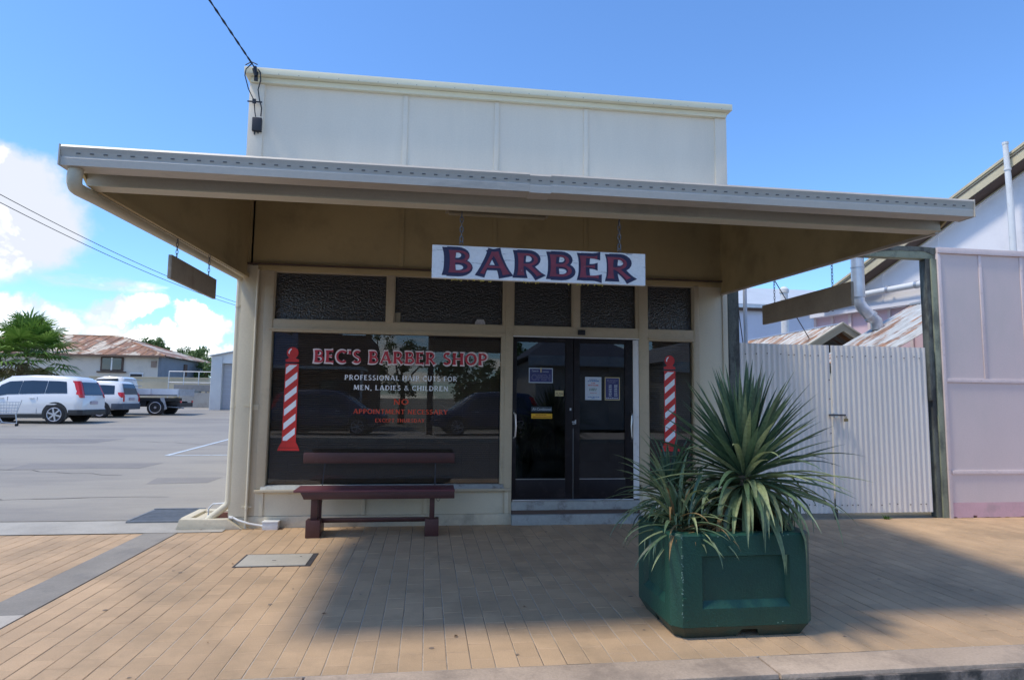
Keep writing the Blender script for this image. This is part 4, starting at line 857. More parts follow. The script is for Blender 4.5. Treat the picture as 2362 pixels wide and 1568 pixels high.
def build_small():
    o=thing('pit_lid','rectangular concrete pit lid in a dark frame set in the paving','pit lid',(-1.32,-1.52,0))
    p=[(-1.655,-1.725),(-1.0,-1.725),(-1.02,-1.275),(-1.64,-1.335)]
    B('frame',iron,o,(-1.655,-.99,-1.735,-1.275,-.02,.0045)); B('lid',lid_m,o,(-1.632,-1.035,-1.718,-1.305,-.015,.009),bev=.003)
    B('lifting_slot',iron,o,(-1.36,-1.325,-1.545,-1.53,.0085,.0098),(-1.14,-1.12,-1.42,-1.405,.0085,.0098))
    # kerbed drain box at the corner
    o=thing('drain_box','cream rendered kerb box round the drain at the shop corner','drain',(-2.4,.3,0))
    m=MB().prism([(-2.74,0),(-2.02,0),(-2.10,.05),(-2.20,.115),(-2.70,.122)],-.09,.02,'y'); m.build('front_kerb',concrete_paint,o,bev=.012)
    B('side_kerb',concrete_paint,o,(-2.725,-2.62,.021,.62,-.02,.118),bev=.01); B('rear_kerb',concrete_paint,o,(-2.619,-2.19,.50,.62,-.02,.117),bev=.01); B('inner_fill',concrete_paint,o,(-2.6185,-2.52,.022,.499,-.02,.09))
    B('pit',dark_eave,o,(-2.519,-2.19,.022,.499,-.02,.02)); B('brick_course',M('pit_brick',(.28,.12,.08),.85,.2,10),o,(-2.515,-2.19,.47,.499,.021,.095))
    o=thing('drain_grate','dark steel drain grate beside the cream kerb box','grate',(-3.05,.7,0)); m=MB(); 
    B('grate_frame',grate_m,o,(-3.42,-2.80,.30,.33,.01,.036),(-3.42,-2.80,1.07,1.10,.01,.05),(-3.42,-3.39,.331,1.069,.01,.042),(-2.83,-2.80,.331,1.069,.01,.042))
    for i in range(26): m.box(-3.388,-2.832,.342+i*.028,.354+i*.028,.012,.036+.0003*i)
    m.build('grate_bars',grate_m,o); B('sump',dark_eave,o,(-3.388,-2.832,.332,1.068,.013,.024))
    o=thing('meter_box','small off-white box with a pipe on the paving by the wall','box',(-1.72,-.08,0)); B('box',white_pvc,o,(-1.80,-1.63,-.13,-.02,.0,.078),bev=.004); B('lid',white_pvc,o,(-1.805,-1.625,-.135,-.015,.079,.092),bev=.003)
    m=MB().tube([(-2.17,-.02,.125),(-2.13,-.03,.118),(-2.08,-.06,.10),(-1.95,-.075,.062),(-1.80,-.075,.035)],.012,8); m.build('pipe',white_pvc,o); m=MB().tube([(-2.19,-.015,.128),(-2.15,-.025,.12)],.018,8); m.build('pipe_socket',white_pvc,o)
    m=MB().tube([(-2.20,.12,.24),(-2.32,.2,.25),(-2.45,.24,.235),(-2.50,.25,.18),(-2.50,.25,.10)],.009,6); tag(m.build('hose',white_pvc),'thin white hose looping into the kerb box drain','hose')
    # weeds
    def weed(x,y,z,n,h,label,g='weeds sprouting along the gate'):
        m=MB()
        for i in range(n):
            leaf(m,(x+random.uniform(-.04,.04),y+random.uniform(-.02,.02),z),random.uniform(0,6.28),rad(random.uniform(30,85)),random.uniform(.4,1)*h,random.uniform(.5,2),random.uniform(.006,.014),5)
        tag(m.build('weed',weed_m,flip=False),label,'weed',g)
    weed(4.62,-.02,0,34,.09,'green weed tuft at the gate foot just right of the yucca leaves'); weed(6.0,-.02,0,30,.085,'green weed tuft under the middle of the right gate leaf'); weed(3.47,-4.33,-.15,26,.10,'green weed growing in the gutter at the bottom right corner','weeds in the road channel')
build_small()
# ================================================================== GATE AND PINK BUILDING
def build_gate():
    o=thing('gateway','weathered sage green timber gateway posts and beam between the buildings','gateway',(5.4,.08,0))
    MB().box(3.885,4.035,.02,.17,0,3.50).build('post',post_dark,o,bev=.004)
    MB().box(6.79,6.852,.02,.14,.0,3.50).build('post',post_dark,o,bev=.004); MB().box(6.853,6.935,.0,.14,.0,3.50).build('post',post_green,o,bev=.004)
    MB().box(3.9,6.93,.02,.14,3.502,3.625).build('beam',post_green,o,bev=.004); 
    m=MB()
    xs=[3.9+i*.12 for i in range(27)]; top=[3.668-abs(noise.noise(Vector((x*2.1,0,0))))*.03 for x in xs]; bot=[3.61-abs(noise.noise(Vector((x*3.7,3,0))))*.13 for x in xs]
    poly=[(x,z) for x,z in zip(xs,bot)]+[(x,z) for x,z in reversed(list(zip(xs,top)))]
    for i in range(len(xs)-1): m.prism([(xs[i],bot[i]),(xs[i+1],bot[i+1]),(xs[i+1],top[i+1]),(xs[i],top[i])],.012,.15)
    m.build('beam_flashing',post_dark,o)
    for k,(a,b,lab) in enumerate(((4.040,5.318,'left grey corrugated gate leaf, partly behind the yucca'),(5.334,6.735,'right grey corrugated gate leaf, with the latch and padlock'))):
        g=thing('corrugated_gate',lab,'gate',(a,.06,.06)); g['group']='pair of corrugated gate leaves'
        m=MB(); m.corr((a,.045,.075),(b-a,0,0),(0,0,2.195),.076,.008); m.build('sheet',gate_m,g,flip=False)
        B('rail',post_dark,g,(a+.02,b-.02,.06,.10,.15,.25),(a+.02,b-.02,.06,.10,1.9,2.0))
        m=MB(); z1,z0=2.13,.18; x=a+.08
        while x<b-.03:
            for z in (z0+random.uniform(-.01,.01),z1+random.uniform(-.012,.012)):
                m.box(x-.006,x+.006,.028,.036,z-.006,z+.006)
            x+=random.choice([.076,.114,.152,.19])
        for z in (.7,1.1,1.55,1.8): 
            if k==0: m.box(b-.03,b-.018,.03,.037,z,z+.012)
        m.build('screws',iron,g)['kind']='stuff'
        if k==0: B('drop_bolt',iron,g,(b-.02,b+.012,.0,.03,.0,.13))
        else:
            B('bolt_bracket',alu,g,(a-.06,a-.02,.0,.034,1.325,1.36),(a+.0,a+.05,.005,.036,1.31,1.37)); m=MB().bar((a-.075,.005,1.345),(a+.155,.005,1.345),.018,.022); m.build('latch',steel_dark,g)
            m=MB().tube([(a+.14,.0,1.34),(a+.14,-.01,1.30),(a+.16,-.01,1.30),(a+.16,.0,1.33)],.005,6); m.box(a+.13,a+.175,-.02,.005,1.262,1.30); m.build('padlock',M('brass_padlock',(.25,.2,.1),.5,.1,10,metal=.7),g)
    tag(B('timber_offcut',post_dark,None,(6.745,6.785,-.01,.05,1.55,2.35),bev=.004),'dark charred timber strip fixed beside the right gate leaf','timber strip')
build_gate()
def build_pink():
    o=thing('pink_building','pale pink fibro-clad shopfront beside the gate','building',(8,0,0))
    xs=[6.985,7.60,8.25,8.90,9.6,10.4,11.6]
    for a,b in zip(xs,xs[1:]):
        B('wall_panel',pink_m,o,(a+.002,b-.002,.0,.1,1.86,3.58)); 
    for a,b in ((6.985,8.25),(8.25,9.6),(9.6,11.6)): B('wall_panel',pink_m,o,(a+.002,b-.002,.0,.1,.63,1.80)); B('wall_panel',pink_m,o,(a+.002,b-.002,.0,.1,.20,.57))
    for x in xs[1:]: B('cover_strip',pink_strip,o,(x-.022,x+.022,-.014,-.0005,1.86,3.575),bev=.003)
    B('rail',pink_strip,o,(6.99,11.6,-.016,.1,1.802,1.858),bev=.004); B('rail',pink_strip,o,(7.0,11.6,-.016,.1,.572,.628),bev=.004)
    B('top_plate',pink_strip,o,(6.945,11.6,-.03,.12,3.582,3.662),bev=.004); B('corner_board',pink_strip,o,(6.94,6.984,-.02,.1,.0,3.58),bev=.003)
    m=MB(); x=6.985; 
    while x<11.6:
        h0=random.uniform(0,.035) if random.random()<.35 else .005; m.box(x,x+.0599,-.008,.1,h0,.198); x+=.06
    m.build('base_board',pink_base,o)
build_pink()
def gwp(t,z,d=0): # point on the gable wall: t = y, d = distance proud (towards the car park)
    n=Vector((-1,-.268,0)).normalized(); p=Vector((9.82-.268*t,t,z))+n*d; return p
def build_gable():
    o=thing('gabled_hall','tall white gabled hall with cream barge boards rising behind the pink front','building',(9,3,0))
    slope=(5.56-3.95)/(1.019-4.284)
    def zr(t): return 5.594+slope*(t-1.019)-.34
    def panel(name,mat,t0,t1,z0,z1f,d,th=.05,par=o):
        m=MB(); a,b=gwp(t0,z0,d),gwp(t1,z0,d); c=gwp(t1,z1f(t1),d); e=gwp(t0,z1f(t0),d); q=Vector((1,.268,0)).normalized()*th
        m.add([a,b,c,e,a+q,b+q,c+q,e+q],[(0,1,2,3),(7,6,5,4),(0,4,5,1),(1,5,6,2),(2,6,7,3),(3,7,4,0)]); return m.build(name,mat,par)
    ts=[-2.0,-.9,.2,1.32,2.42,3.5,4.60]
    for a,b in zip(ts,ts[1:]): panel('wall_panel',white_wall,a+.003,b-.003,3.42,zr,0)
    for t in ts[2:-1]: panel('cover_strip',white_wall,t-.02,t+.02,3.42,lambda q:zr(q)-.01,.012,.012)
    panel('skirt_board',white_wall,-2,5.12,3.36,lambda q:3.44,.10,.12)
    panel('lower_wall',pink_wall2,-2,5.1,0,lambda q:3.36,-.05)
    for k in range(14): panel('stud',pink_strip,5.05-k*.42,5.11-k*.42,0,lambda q:3.355,-.005,.045)
    def strip(name,mat,dz0,dz1,d0,d1):
        m=MB(); P=[]
        for t in (-2.2,4.75):
            z=zr(t)+.34
            for d in (d0,d1):
                for dz in (dz0,dz1): P.append(gwp(t,z+dz,d))
        m.add(P,[(0,1,3,2),(4,6,7,5),(0,4,5,1),(2,3,7,6),(1,5,7,3),(0,2,6,4)]); m.build(name,mat,o)
    strip('roof_edge',barge_m,-.045,.0,.30,-.5); strip('barge_board',barge_m,-.25,-.05,.25,.28); strip('soffit',dark_eave,-.27,-.256,-.02,.27); strip('barge_cap',dark_eave,-.10,-.085,.285,.292)
    strip('wall_bead',white_wall,-.345,-.325,.0,.03)
    m=MB(); a=gwp(-2.2,zr(-2.2)+.34,.3); b=gwp(4.75,zr(4.75)+.34,.3); q=Vector((8,2.1,0)); m.quad(a,b,b+q,a+q); m.build('roof',roofsteel,o)
    m=MB().tube([gwp(1.06,3.45,.37),gwp(1.06,4.8,.37),gwp(1.07,5.28,.37),gwp(1.08,5.70,.37)],[.048,.046,.042,.040],12); m.tube([gwp(1.07,5.26,.37),gwp(1.07,5.29,.37)],.052,12); m.tube([gwp(1.08,5.69,.37),gwp(1.08,5.73,.37)],[.045,.048],12); m.build('vent_pipe',white_pvc,o)
    m=MB().tube([gwp(.95,3.45,.04),gwp(.95,4.85,.04)],.03,8); m.build('conduit',white_pvc,o)
    m=MB().tube([gwp(4.2,3.64,.16),gwp(3.86,3.68,.16),gwp(1.5,3.72,.16)],.062,12); 
    m.build('waste_pipe',white_pvc,o)
    m=MB()
    for t in (3.3,2.75,2.2): m.tube([gwp(t,3.70,.16),gwp(t-.05,3.70,.16)],.075,12)
    m.build('pipe_clamp',galv,o)
build_gable()
def build_yard():
    # lean-to roof: ribs fall to the west, ridge on the right
    o=thing('lean_to','lean-to shed with a rust streaked corrugated roof behind the gate','shed',(7.9,1.5,0))
    ya,yb=.75,2.4; x0,z0,x1,z1=6.6,2.16,8.60,3.263
    for j in range(2):
        y0=ya+(yb-ya)*j/2; y1=ya+(yb-ya)*(j+1)/2
        m=MB(); m.corr((x0,y0,z0+.006*j),(0,y1-y0+.05,0),(x1-x0,0,z1-z0),.076,.011); m.build('roof_sheet',rust_roof,o,flip=False)
    B('ridge_cap',galv,o,(8.55,8.95,ya,yb+.03,3.262,3.30)); B('wall',gate_m,o,(6.7,8.5,.80,.85,0,2.16),(6.70,6.75,.851,2.3,0,2.16))
    m=MB().tube([(7.424,2.25,4.3),(7.424,2.25,3.36)],.105,16); m.build('flue_pipe',galv,o)
    m=MB().tube([(7.424,2.25,3.42),(7.424,2.25,3.26),(7.47,2.24,3.17),(7.62,2.22,3.0),(7.70,2.2,2.93),(7.72,2.2,2.78)],.098,16); [MB().tube(q,.114,16).build('flue_collar',galv,o) for q in ([(7.424,2.25,3.38),(7.424,2.25,3.34)],[(7.424,2.25,3.86),(7.424,2.25,3.88)],[(7.60,2.22,3.02),(7.64,2.21,2.985)])]; m.build('flue_elbow',M('bright_galvanised',(.62,.64,.68),.28,.15,8,metal=.6),o)
    o=thing('small_shed','small gabled shed with rusty corrugated roof and cream barge boards','shed',(7.6,4.5,0))
    px,pz=7.745,2.985; hw,dz=.92,.56; y0,y1=3.2,6.8
    m=MB(); m.corr((px-hw,y1,pz-dz),(0,y0-y1,0),(hw,0,dz),.076,.010); m.build('roof_sheet',rust_roof2,o,flip=False)
    m=MB(); m.corr((px,y1,pz),(0,y0-y1,0),(hw,0,-dz),.076,.010); m.build('roof_sheet',rust_roof2,o,flip=False)
    m=MB().tube([(px,y0-.04,pz+.01),(px,y1,pz+.01)],.022,8); m.build('ridge_roll',galv,o)
    for s in (-1,1):
        m=MB(); m.add([(px,y0-.06,pz+.02),(px+s*hw,y0-.06,pz-dz+.02),(px+s*hw,y0-.06,pz-dz-.13),(px,y0-.06,pz-.13),(px,y0-.03,pz+.02),(px+s*hw,y0-.03,pz-dz+.02),(px+s*hw,y0-.03,pz-dz-.13),(px,y0-.03,pz-.13)],[(0,1,2,3),(7,6,5,4),(0,4,5,1),(1,5,6,2),(2,6,7,3),(3,7,4,0)]); m.build('barge_board',barge_m,o)
        m=MB().bar((px,y0-.05,pz+.025),(px+s*hw,y0-.05,pz-dz+.025),.05,.03,(0,0,1)); m.build('barge_roll',cream,o)
    B('wall',dark_eave,o,(px-hw+.08,px+hw-.08,3.6,3.65,0,2.45),(px-hw+.08,px-hw+.13,3.651,6.7,0,2.4))
    # far white hall beyond the yard
    o=thing('white_hall','white hall with a pale grey roof beyond the yard sheds','building',(15,15,0))
    B('wall',blue_wall,o,(10.4,24,14.2,14.4,0,4.95)); B('gutter',galv,o,(10.4,24,13.95,14.1,4.98,5.10)); B('soffit',dark_eave,o,(10.4,24,14.0,14.199,4.90,4.97))
    m=MB().slab((10.4,13.95,5.12),(24,13.95,5.12),(24,17.5,6.4),(10.4,17.5,6.4),.05); m.build('roof',grey_roof,o); B('end_wall',blue_wall,o,(10.2,10.39,14.2,20,0,4.95))
    tag(MB().tube([(4.915,1.5,0),(4.915,1.5,3.6)],.030,10).build('vent_pipe',M('grey_pvc',(.58,.60,.66),.4,.04,3)),'tall grey vent pipe just right of the dark gateway post','pipe')
    p=thing('vent_pipe','white capped vent pipe standing behind the small rusty shed','pipe',(8.31,6,0)); MB().tube([(8.31,6,0),(8.31,6,4.08)],.085,12).build('shaft',white_pvc,p); MB().tube([(8.31,6,4.08),(8.31,6,4.16),(8.31,6,4.22)],[.11,.11,.05],12).build('cap',white_pvc,p)
    tag(MB().tube([(5.0,2.2,4.4),(6.25,4.0,2.2)],.009,5).build('guy_wire',steel_dark),'steep stay wire dropping behind the brown hanging sign','wire','stay wires over the yard')
    tag(MB().tube([(5.2,2.2,4.6),(7.35,3.6,2.75)],.009,5).build('guy_wire',steel_dark),'long slanting stay wire running down to the small shed ridge','wire','stay wires over the yard')
build_yard()
# ================================================================== CAR PARK
def wheel(parent,x,y,r,side,spokes=6,w=.21):
    """side +1: outer face towards +y"""
    t=MB().tube([(x,y-w/2,r),(x,y-w/2+.03,r),(x,y+w/2-.03,r),(x,y+w/2,r)],[r*.93,r,r,r*.93],24); T_=t.build('wheel',tyre,parent)
    yo=y+side*(w/2+.002); m=MB(); R=r*.66
    m.tube([(x,yo-side*.03,r),(x,yo,r)],[R,R],24,cap=False)
    pts=[(x+R*math.cos(a),yo-side*.02,r+R*math.sin(a)) for a in [2*math.pi*k/24 for k in range(24)]]
    mk=MB().add([(p[0],yo-side*.0,p[2]) for p in pts],[tuple(range(24))]); mk.build('wheel_well_disc',car_black,T_)
    for k in range(spokes):
        a=2*math.pi*k/spokes+.3; m.bar((x+.04*math.cos(a),yo+side*.006,r+.04*math.sin(a)),(x+R*math.cos(a),yo+side*.004,r+R*math.sin(a)),.055,.02,(0,1,0))
    m.tube([(x,yo,r),(x,yo+side*.018,r)],[.06,.05],12)
    rr=[(x+R*math.cos(a),yo+side*.004,r+R*math.sin(a)) for a in [2*math.pi*k/28 for k in range(29)]]; m.tube(rr,.016,6,cap=False)
    m.build('rim',rim,T_)
def car_body(name,label,loc,rot,prof,L,wheels,rw,glass_x,group=None,two_tone=None,rearwin=None,lampz=(.95,1.45),W=.88,lampmode=0,spokes=6):
    o=thing(name,label,'car',(0,0,0),group)
    # prof rows: x, zbottom, zbelt, zroof, halfwidth, roofhalfwidth
    rings=[]
    def sec(p):
        x,zb,zl,zr,w,wr=p
        return [(x,0,zb),(x,w*.9,zb),(x,w*.985,zb+.08),(x,w,zb+(zl-zb)*.55),(x,w*.985,zl-.06),(x,w*.955,zl),(x,wr+(w*.955-wr)*.12,zr-.07 if zr-zl>.12 else zl+(zr-zl)*.5),(x,wr*.93,zr-.015),(x,wr*.6,zr),(x,0,zr+.005)]
    n=10; vs=[];fs=[]
    for p in prof:
        s=sec(p); vs+=s+[(a,-b,c) for a,b,c in s[1:-1][::-1]]
    k=18
    for i in range(len(prof)-1):
        for j in range(k): fs.append((i*k+j,i*k+(j+1)%k,(i+1)*k+(j+1)%k,(i+1)*k+j))
    fs.append(tuple(range(k))); fs.append(tuple((len(prof)-1)*k+j for j in range(k)))
    m=MB().add(vs,fs); m.sm=True; body=m.build('body',car_white,o)
    def at(x):
        for a,b in zip(prof,prof[1:]):
            if a[0]<=x<=b[0]:
                t=(x-a[0])/(b[0]-a[0]+1e-9); return [a[i]+(b[i]-a[i])*t for i in range(6)]
        return prof[-1]
    def side(x,t,s=1,off=.012):
        x,zb,zl,zr,w,wr=at(x); y0=w*.955; y1=wr+(w*.955-wr)*.12; zt=zr-.07
        return (x,s*(y0+(y1-y0)*t+off),zl+(zt-zl)*t)
    for s in (1,-1):
        for (xa0,xa1,xb0,xb1) in glass_x: # bottom x range, top x range
            g=MB(); nn=8; pts=[]
            for i in range(nn+1):
                for j in range(4):
                    t=.10+.70*j/3; u=i/nn; xa=xa0+(xb0-xa0)*t; xb=xa1+(xb1-xa1)*t; pts.append(side(xa+(xb-xa)*u,t,s))
            g.add(pts,[(i*4+j,i*4+j+1,(i+1)*4+j+1,(i+1)*4+j) for i in range(nn) for j in range(3)]); g.build('side_window',car_glass,o,flip=False)
    if rearwin:
        za,zb_=rearwin
        def rx(z):
            lo=[p for p in prof if p[3]>=z][0]; i=prof.index(lo)
            if i==0: return prof[0][0]
            a=prof[i-1]; t=(z-a[3])/(lo[3]-a[3]); return a[0]+(lo[0]-a[0])*t
        g=MB(); pts=[]
        for j in range(6):
            z=za+(zb_-za)*j/5; x=rx(z); hw=(.64-.10*j/5)*W/.88
            for i in range(7): pts.append((x-.022,-hw+2*hw*i/6,z))
        g.add(pts,[(j*7+i,j*7+i+1,(j+1)*7+i+1,(j+1)*7+i) for j in range(5) for i in range(6)]); g.build('rear_window',car_glass,o,flip=False)
        for s in (1,-1):
            g=MB(); pts=[]
            for j in range(6):
                z=lampz[0]+(lampz[1]-lampz[0])*j/5; q=at(max(rx(z),prof[0][0])+.02); x=rx(min(z,prof[3][3]))
                if lampmode==0: w0=.05+.04*math.sin(j/5*math.pi); off=.13*(1-j/5)**2
                else: w0=.06; off=0
                hw=at(x+.10)[4]*.955 if z<at(x+.1)[2] else side(x+.12,(z-at(x+.12)[2])/max(.1,(at(x+.12)[3]-.07-at(x+.12)[2])),1,0)[1]
                pts+= [(x+.20+off*.4,s*(hw+.015),z),(x+.05,s*(hw+.012),z),(x-.012,s*(hw-.05),z),(x-.016,s*(hw-.10-w0),z)]
            g.add(pts,[(j*4+i,j*4+i+1,(j+1)*4+i+1,(j+1)*4+i) for j in range(5) for i in range(3)]); g.build('tail_lamp',tail_red,o,flip=False)
    x0=prof[0][0]
    tt=two_tone or car_black
    zb=prof[0][1]
    MB().prism([(x0-.05,-W*.92),(x0-.05,W*.92),(x0+.10,W+.012),(x0+.42,W+.012),(x0+.42,-W-.012),(x0+.10,-W-.012)],zb-.12,zb+(.14 if two_tone else .08),'z').build('rear_bumper',tt,o,bev=.02)
    MB().box(x0-.03,x0-.018,-.24,.24,zb+.28,zb+.40).build('number_plate',plate_m,o)
    for s in (1,-1):
        MB().box(wheels[0]+rw,wheels[1]-rw,s*(W-.06),s*(W+.006),.24,.36).build('side_sill',tt,o)
        for wx in wheels:
            c=[(wx+(rw+.07)*math.cos(a),(rw+.02)+(rw+.07)*math.sin(a)) for a in [math.pi*2*k/24 for k in range(24)]]
            MB().prism([(p[0],max(p[1],.2)) for p in c],s*(W-.10),s*(W+.004),'y').build('wheel_arch',car_black,o)
            wheel(o,wx,s*(W-.085),rw,s,spokes)
        for hx in (wheels[0]+.72,wheels[0]+1.75): MB().box(hx,hx+.17,s*(W-.01),s*(W+.03),prof[5][2]-.13,prof[5][2]-.10).build('door_handle',car_white,o,bev=.008)
        m=MB()
        for dx in (wheels[0]+.62,wheels[0]+1.62,wheels[1]-.50): m.box(dx,dx+.008,s*(W-.03),s*(W-.0005),.40,prof[5][2]-.08)
        m.build('door_gap',car_black,o)
    MB().box(prof[4][0],prof[8][0],-W*.985,W*.985,0,0) if False else None
    o.location=loc; o.rotation_euler=(0,0,rot); return o
HEAD=rad(180-1)
def root_for(wx,wy,lx,ly,rot): 
    c,s=math.cos(rot),math.sin(rot); return (wx-(lx*c-ly*s),wy-(lx*s+ly*c))
SUVP=[(a,b,c+.05 if 1<i<8 else c,d+(.07 if 1<i<8 else .02),e,f) for i,(a,b,c,d,e,f) in enumerate([(0.0,.46,.98,1.02,.80,.66),(.05,.44,1.0,1.12,.84,.66),(.14,.42,1.02,1.34,.87,.65),(.25,.40,1.03,1.56,.88,.64),(.42,.36,1.03,1.665,.88,.64),(.9,.34,1.02,1.715,.885,.64),(1.8,.32,.99,1.735,.885,.65),(2.55,.32,.96,1.69,.885,.64),(2.95,.32,.94,1.52,.88,.64),(3.45,.33,.96,1.13,.87,.66),(3.62,.33,.94,1.03,.87,.70),(4.15,.34,.88,.93,.85,.72),(4.38,.38,.74,.80,.80,.68),(4.46,.42,.66,.70,.70,.60)])]
x,y=root_for(-13.42,17.5,.87,.78,HEAD)
c=car_body('parked_car','large white four-wheel drive wagon nearest the camera in the car park','parked',(0,0,0),SUVP,4.46,(.87,3.50),.365,[(.44,1.22,.50,1.18),(1.30,2.12,1.27,2.05),(2.20,3.20,2.14,2.72)],rearwin=(1.08,1.56),lampz=(.98,1.60)) if False else None
def make_suv(label,loc,rot,group=None):
    return car_body('parked_car',label,loc,rot,SUVP,4.46,(.87,3.50),.365,[(.50,1.27,.66,1.23),(1.29,2.15,1.25,2.08),(2.17,3.22,2.10,2.74)],group,rearwin=(1.08,1.56),lampz=(.98,1.60))
G1='white vehicles parked in a row in the car park'
make_suv('large white wagon with tall red tail lamps, nearest of the parked row',(x,y,SL*17.5-.01),HEAD,G1)
WAG=[(0.0,.50,.93,.96,.78,.64),(.05,.46,.95,1.10,.82,.64),(.12,.43,.97,1.34,.84,.62),(.20,.41,.98,1.50,.85,.61),(.34,.37,.98,1.585,.85,.61),(.8,.34,.97,1.62,.85,.61),(1.7,.32,.95,1.625,.85,.62),(2.4,.32,.93,1.57,.85,.61),(2.8,.32,.92,1.40,.85,.61),(3.25,.33,.92,1.06,.84,.64),(3.42,.33,.90,.97,.84,.68),(4.0,.34,.84,.88,.82,.70),(4.28,.38,.70,.76,.78,.66),(4.36,.42,.62,.66,.68,.58)]
x,y=root_for(-13.85,21.63,.85,.76,HEAD)
car_body('parked_car','white compact wagon with a dark grey bumper, between the large wagon and the flatbed',(x,y,SL*21.6-.01),HEAD,WAG,4.36,(.85,3.40),.33,[(.34,1.08,.42,1.04),(1.12,1.98,1.08,1.90),(2.01,3.0,1.94,2.55)],G1,two_tone=car_grey,rearwin=(1.04,1.50),lampz=(.72,1.12),W=.85,lampmode=1,spokes=5)
def make_ute():
    o=thing('flatbed_truck','white flatbed utility with an aluminium drop-side tray, farthest of the parked row','truck',(0,0,0),G1)
    trayz=1.0
    B('tray_floor',alu,o,(0,2.45,-.92,.92,trayz-.07,trayz))
    for s in (1,-1): 
        B('drop_side',M('tray_aluminium',(.62,.64,.68),.4,.05,3,metal=.3),o,(.02,2.43,s*.90,s*.93,trayz+.005,trayz+.27)); B('hinge_strip',car_black,o,(.05,2.4,s*.925,s*.935,trayz-.05,trayz-.02)); B('latch_post',galv,o,(-.0,.05,s*.88,s*.945,trayz-.1,trayz+.28)); B('latch_post',galv,o,(1.2,1.25,s*.90,s*.94,trayz,trayz+.27))
    B('tailgate',galv,o,(-.03,-.005,-.90,.90,trayz-.02,trayz+.27))
    m=MB()
    for yy in (-.85,-.4,0,.4,.85): m.bar((2.46,yy,trayz),(2.46,yy,1.68),.035,.035)
    for z in (1.2,1.4,1.68): m.bar((2.46,-.87,z),(2.46,.87,z),.035,.035)
    m.build('headboard',galv,o)
    cab=[(2.55,.55,1.15,1.50,.80,.66),(2.62,.5,1.17,1.74,.84,.64),(2.75,.48,1.17,1.80,.85,.63),(3.5,.45,1.15,1.82,.86,.63),(3.8,.45,1.14,1.74,.86,.62),(4.35,.45,1.12,1.22,.85,.66),(4.9,.5,1.04,1.10,.82,.7),(5.15,.55,.90,.95,.78,.66)]
    vs=[];fs=[];k=0
    for (x,zb,zl,zr,w,wr) in cab:
        s=[(x,0,zb),(x,w,zb),(x,w,zl),(x,wr,zr-.06),(x,wr*.9,zr),(x,0,zr+.01)]; r=s+[(a,-b,c) for a,b,c in s[1:-1][::-1]]; k=len(r); vs+=r
    for i in range(len(cab)-1):
        for j in range(k): fs.append((i*k+j,i*k+(j+1)%k,(i+1)*k+(j+1)%k,(i+1)*k+j))
    fs+= [tuple(range(k)),tuple((len(cab)-1)*k+j for j in range(k))]
    m=MB().add(vs,fs); m.sm=True; m.build('cab',car_white,o)
    for s in (1,-1): 
        m=MB().quad((2.80,s*.845,1.22),(4.1,s*.84,1.22),(3.78,s*.66,1.68),(2.84,s*.665,1.72)); m.build('side_window',car_glass,o)
    MB().quad((2.545,-.6,1.25),(2.545,.6,1.25),(2.60,.55,1.68),(2.60,-.55,1.68)).build('rear_window',car_glass,o)
    B('chassis',car_black,o,(.1,4.6,-.45,-.35,.50,.68),(.1,4.6,.35,.45,.50,.68),(-.02,.08,-.8,.8,.42,.62),(.5,2.4,-.80,.80,.69,.84)); B('fuel_tank',car_black,o,(1.5,2.3,.3,.75,.42,.68)); B('axle',car_black,o,(.98,1.1,-.7,.7,.33,.45)); m=MB().tube([(1.3,.4,.45),(.6,.45,.42),(.2,.5,.40),(-.1,.5,.36)],.03,6); m.build('exhaust',galv,o)
    for s in (1,-1):
        wheel(o,1.04,s*.74,.385,s,0,.25); wheel(o,4.3,s*.74,.385,s,0,.25)
        m=MB().bar((.62,s*.80,.30),(.78,s*.80,.86),.18,.02,(0,1,0)); m.build('mud_flap',galv,o); B('tail_lamp',tail_red,o,(-.04,-.02,s*.6,s*.78,.62,.72))
    x,y=root_for(-12.6,24.0,1.04,.80,HEAD); o.location=(x,y,SL*24-.01); o.rotation_euler=(0,0,HEAD)
make_ute()
def make_trolley():
    o=thing('shopping_trolley','grey wire shopping trolley left beside the large white wagon','trolley',(0,0,0)); m=MB()
    for z,e in ((.50,0),(.62,.03),(.74,.06),(.86,.08),(.98,.10)): m.tube([(-.35-e,-.20-e*.3,z),(.30+e,-.24-e*.3,z),(.30+e,.24+e*.3,z),(-.35-e,.20+e*.3,z),(-.35-e,-.20-e*.3,z)],.009,5)
    for i in range(9):
        x=-.33+i*.08
        for s in (-1,1): m.tube([(x,s*.21,.50),(x*1.2,s*.25,.98)],.005,4)
    m.build('basket',galv,o)
    m=MB()
    for s in (-1,1): m.tube([(-.42,s*.2,.12),(-.10,s*.2,.16),(.36,s*.24,.12),(.30,s*.22,.50)],.014,6); m.tube([(-.10,s*.2,.16),(-.30,s*.2,.50)],.012,6); m.tube([(.32,s*.24,.5),(.46,s*.24,1.05)],.012,6)
    m.tube([(.46,-.25,1.05),(.46,.25,1.05)],.016,8); m.build('frame',galv,o)
    for x in (-.42,.36):
        for s in (-1,1): MB().tube([(x,s*.2-.015,.06),(x,s*.2+.015,.06)],.06,12).build('castor',tyre,o)
    o.scale=(.85,.85,.85); o.location=(-14.3,16.2,SL*16.2); o.rotation_euler=(0,0,.5)
make_trolley()
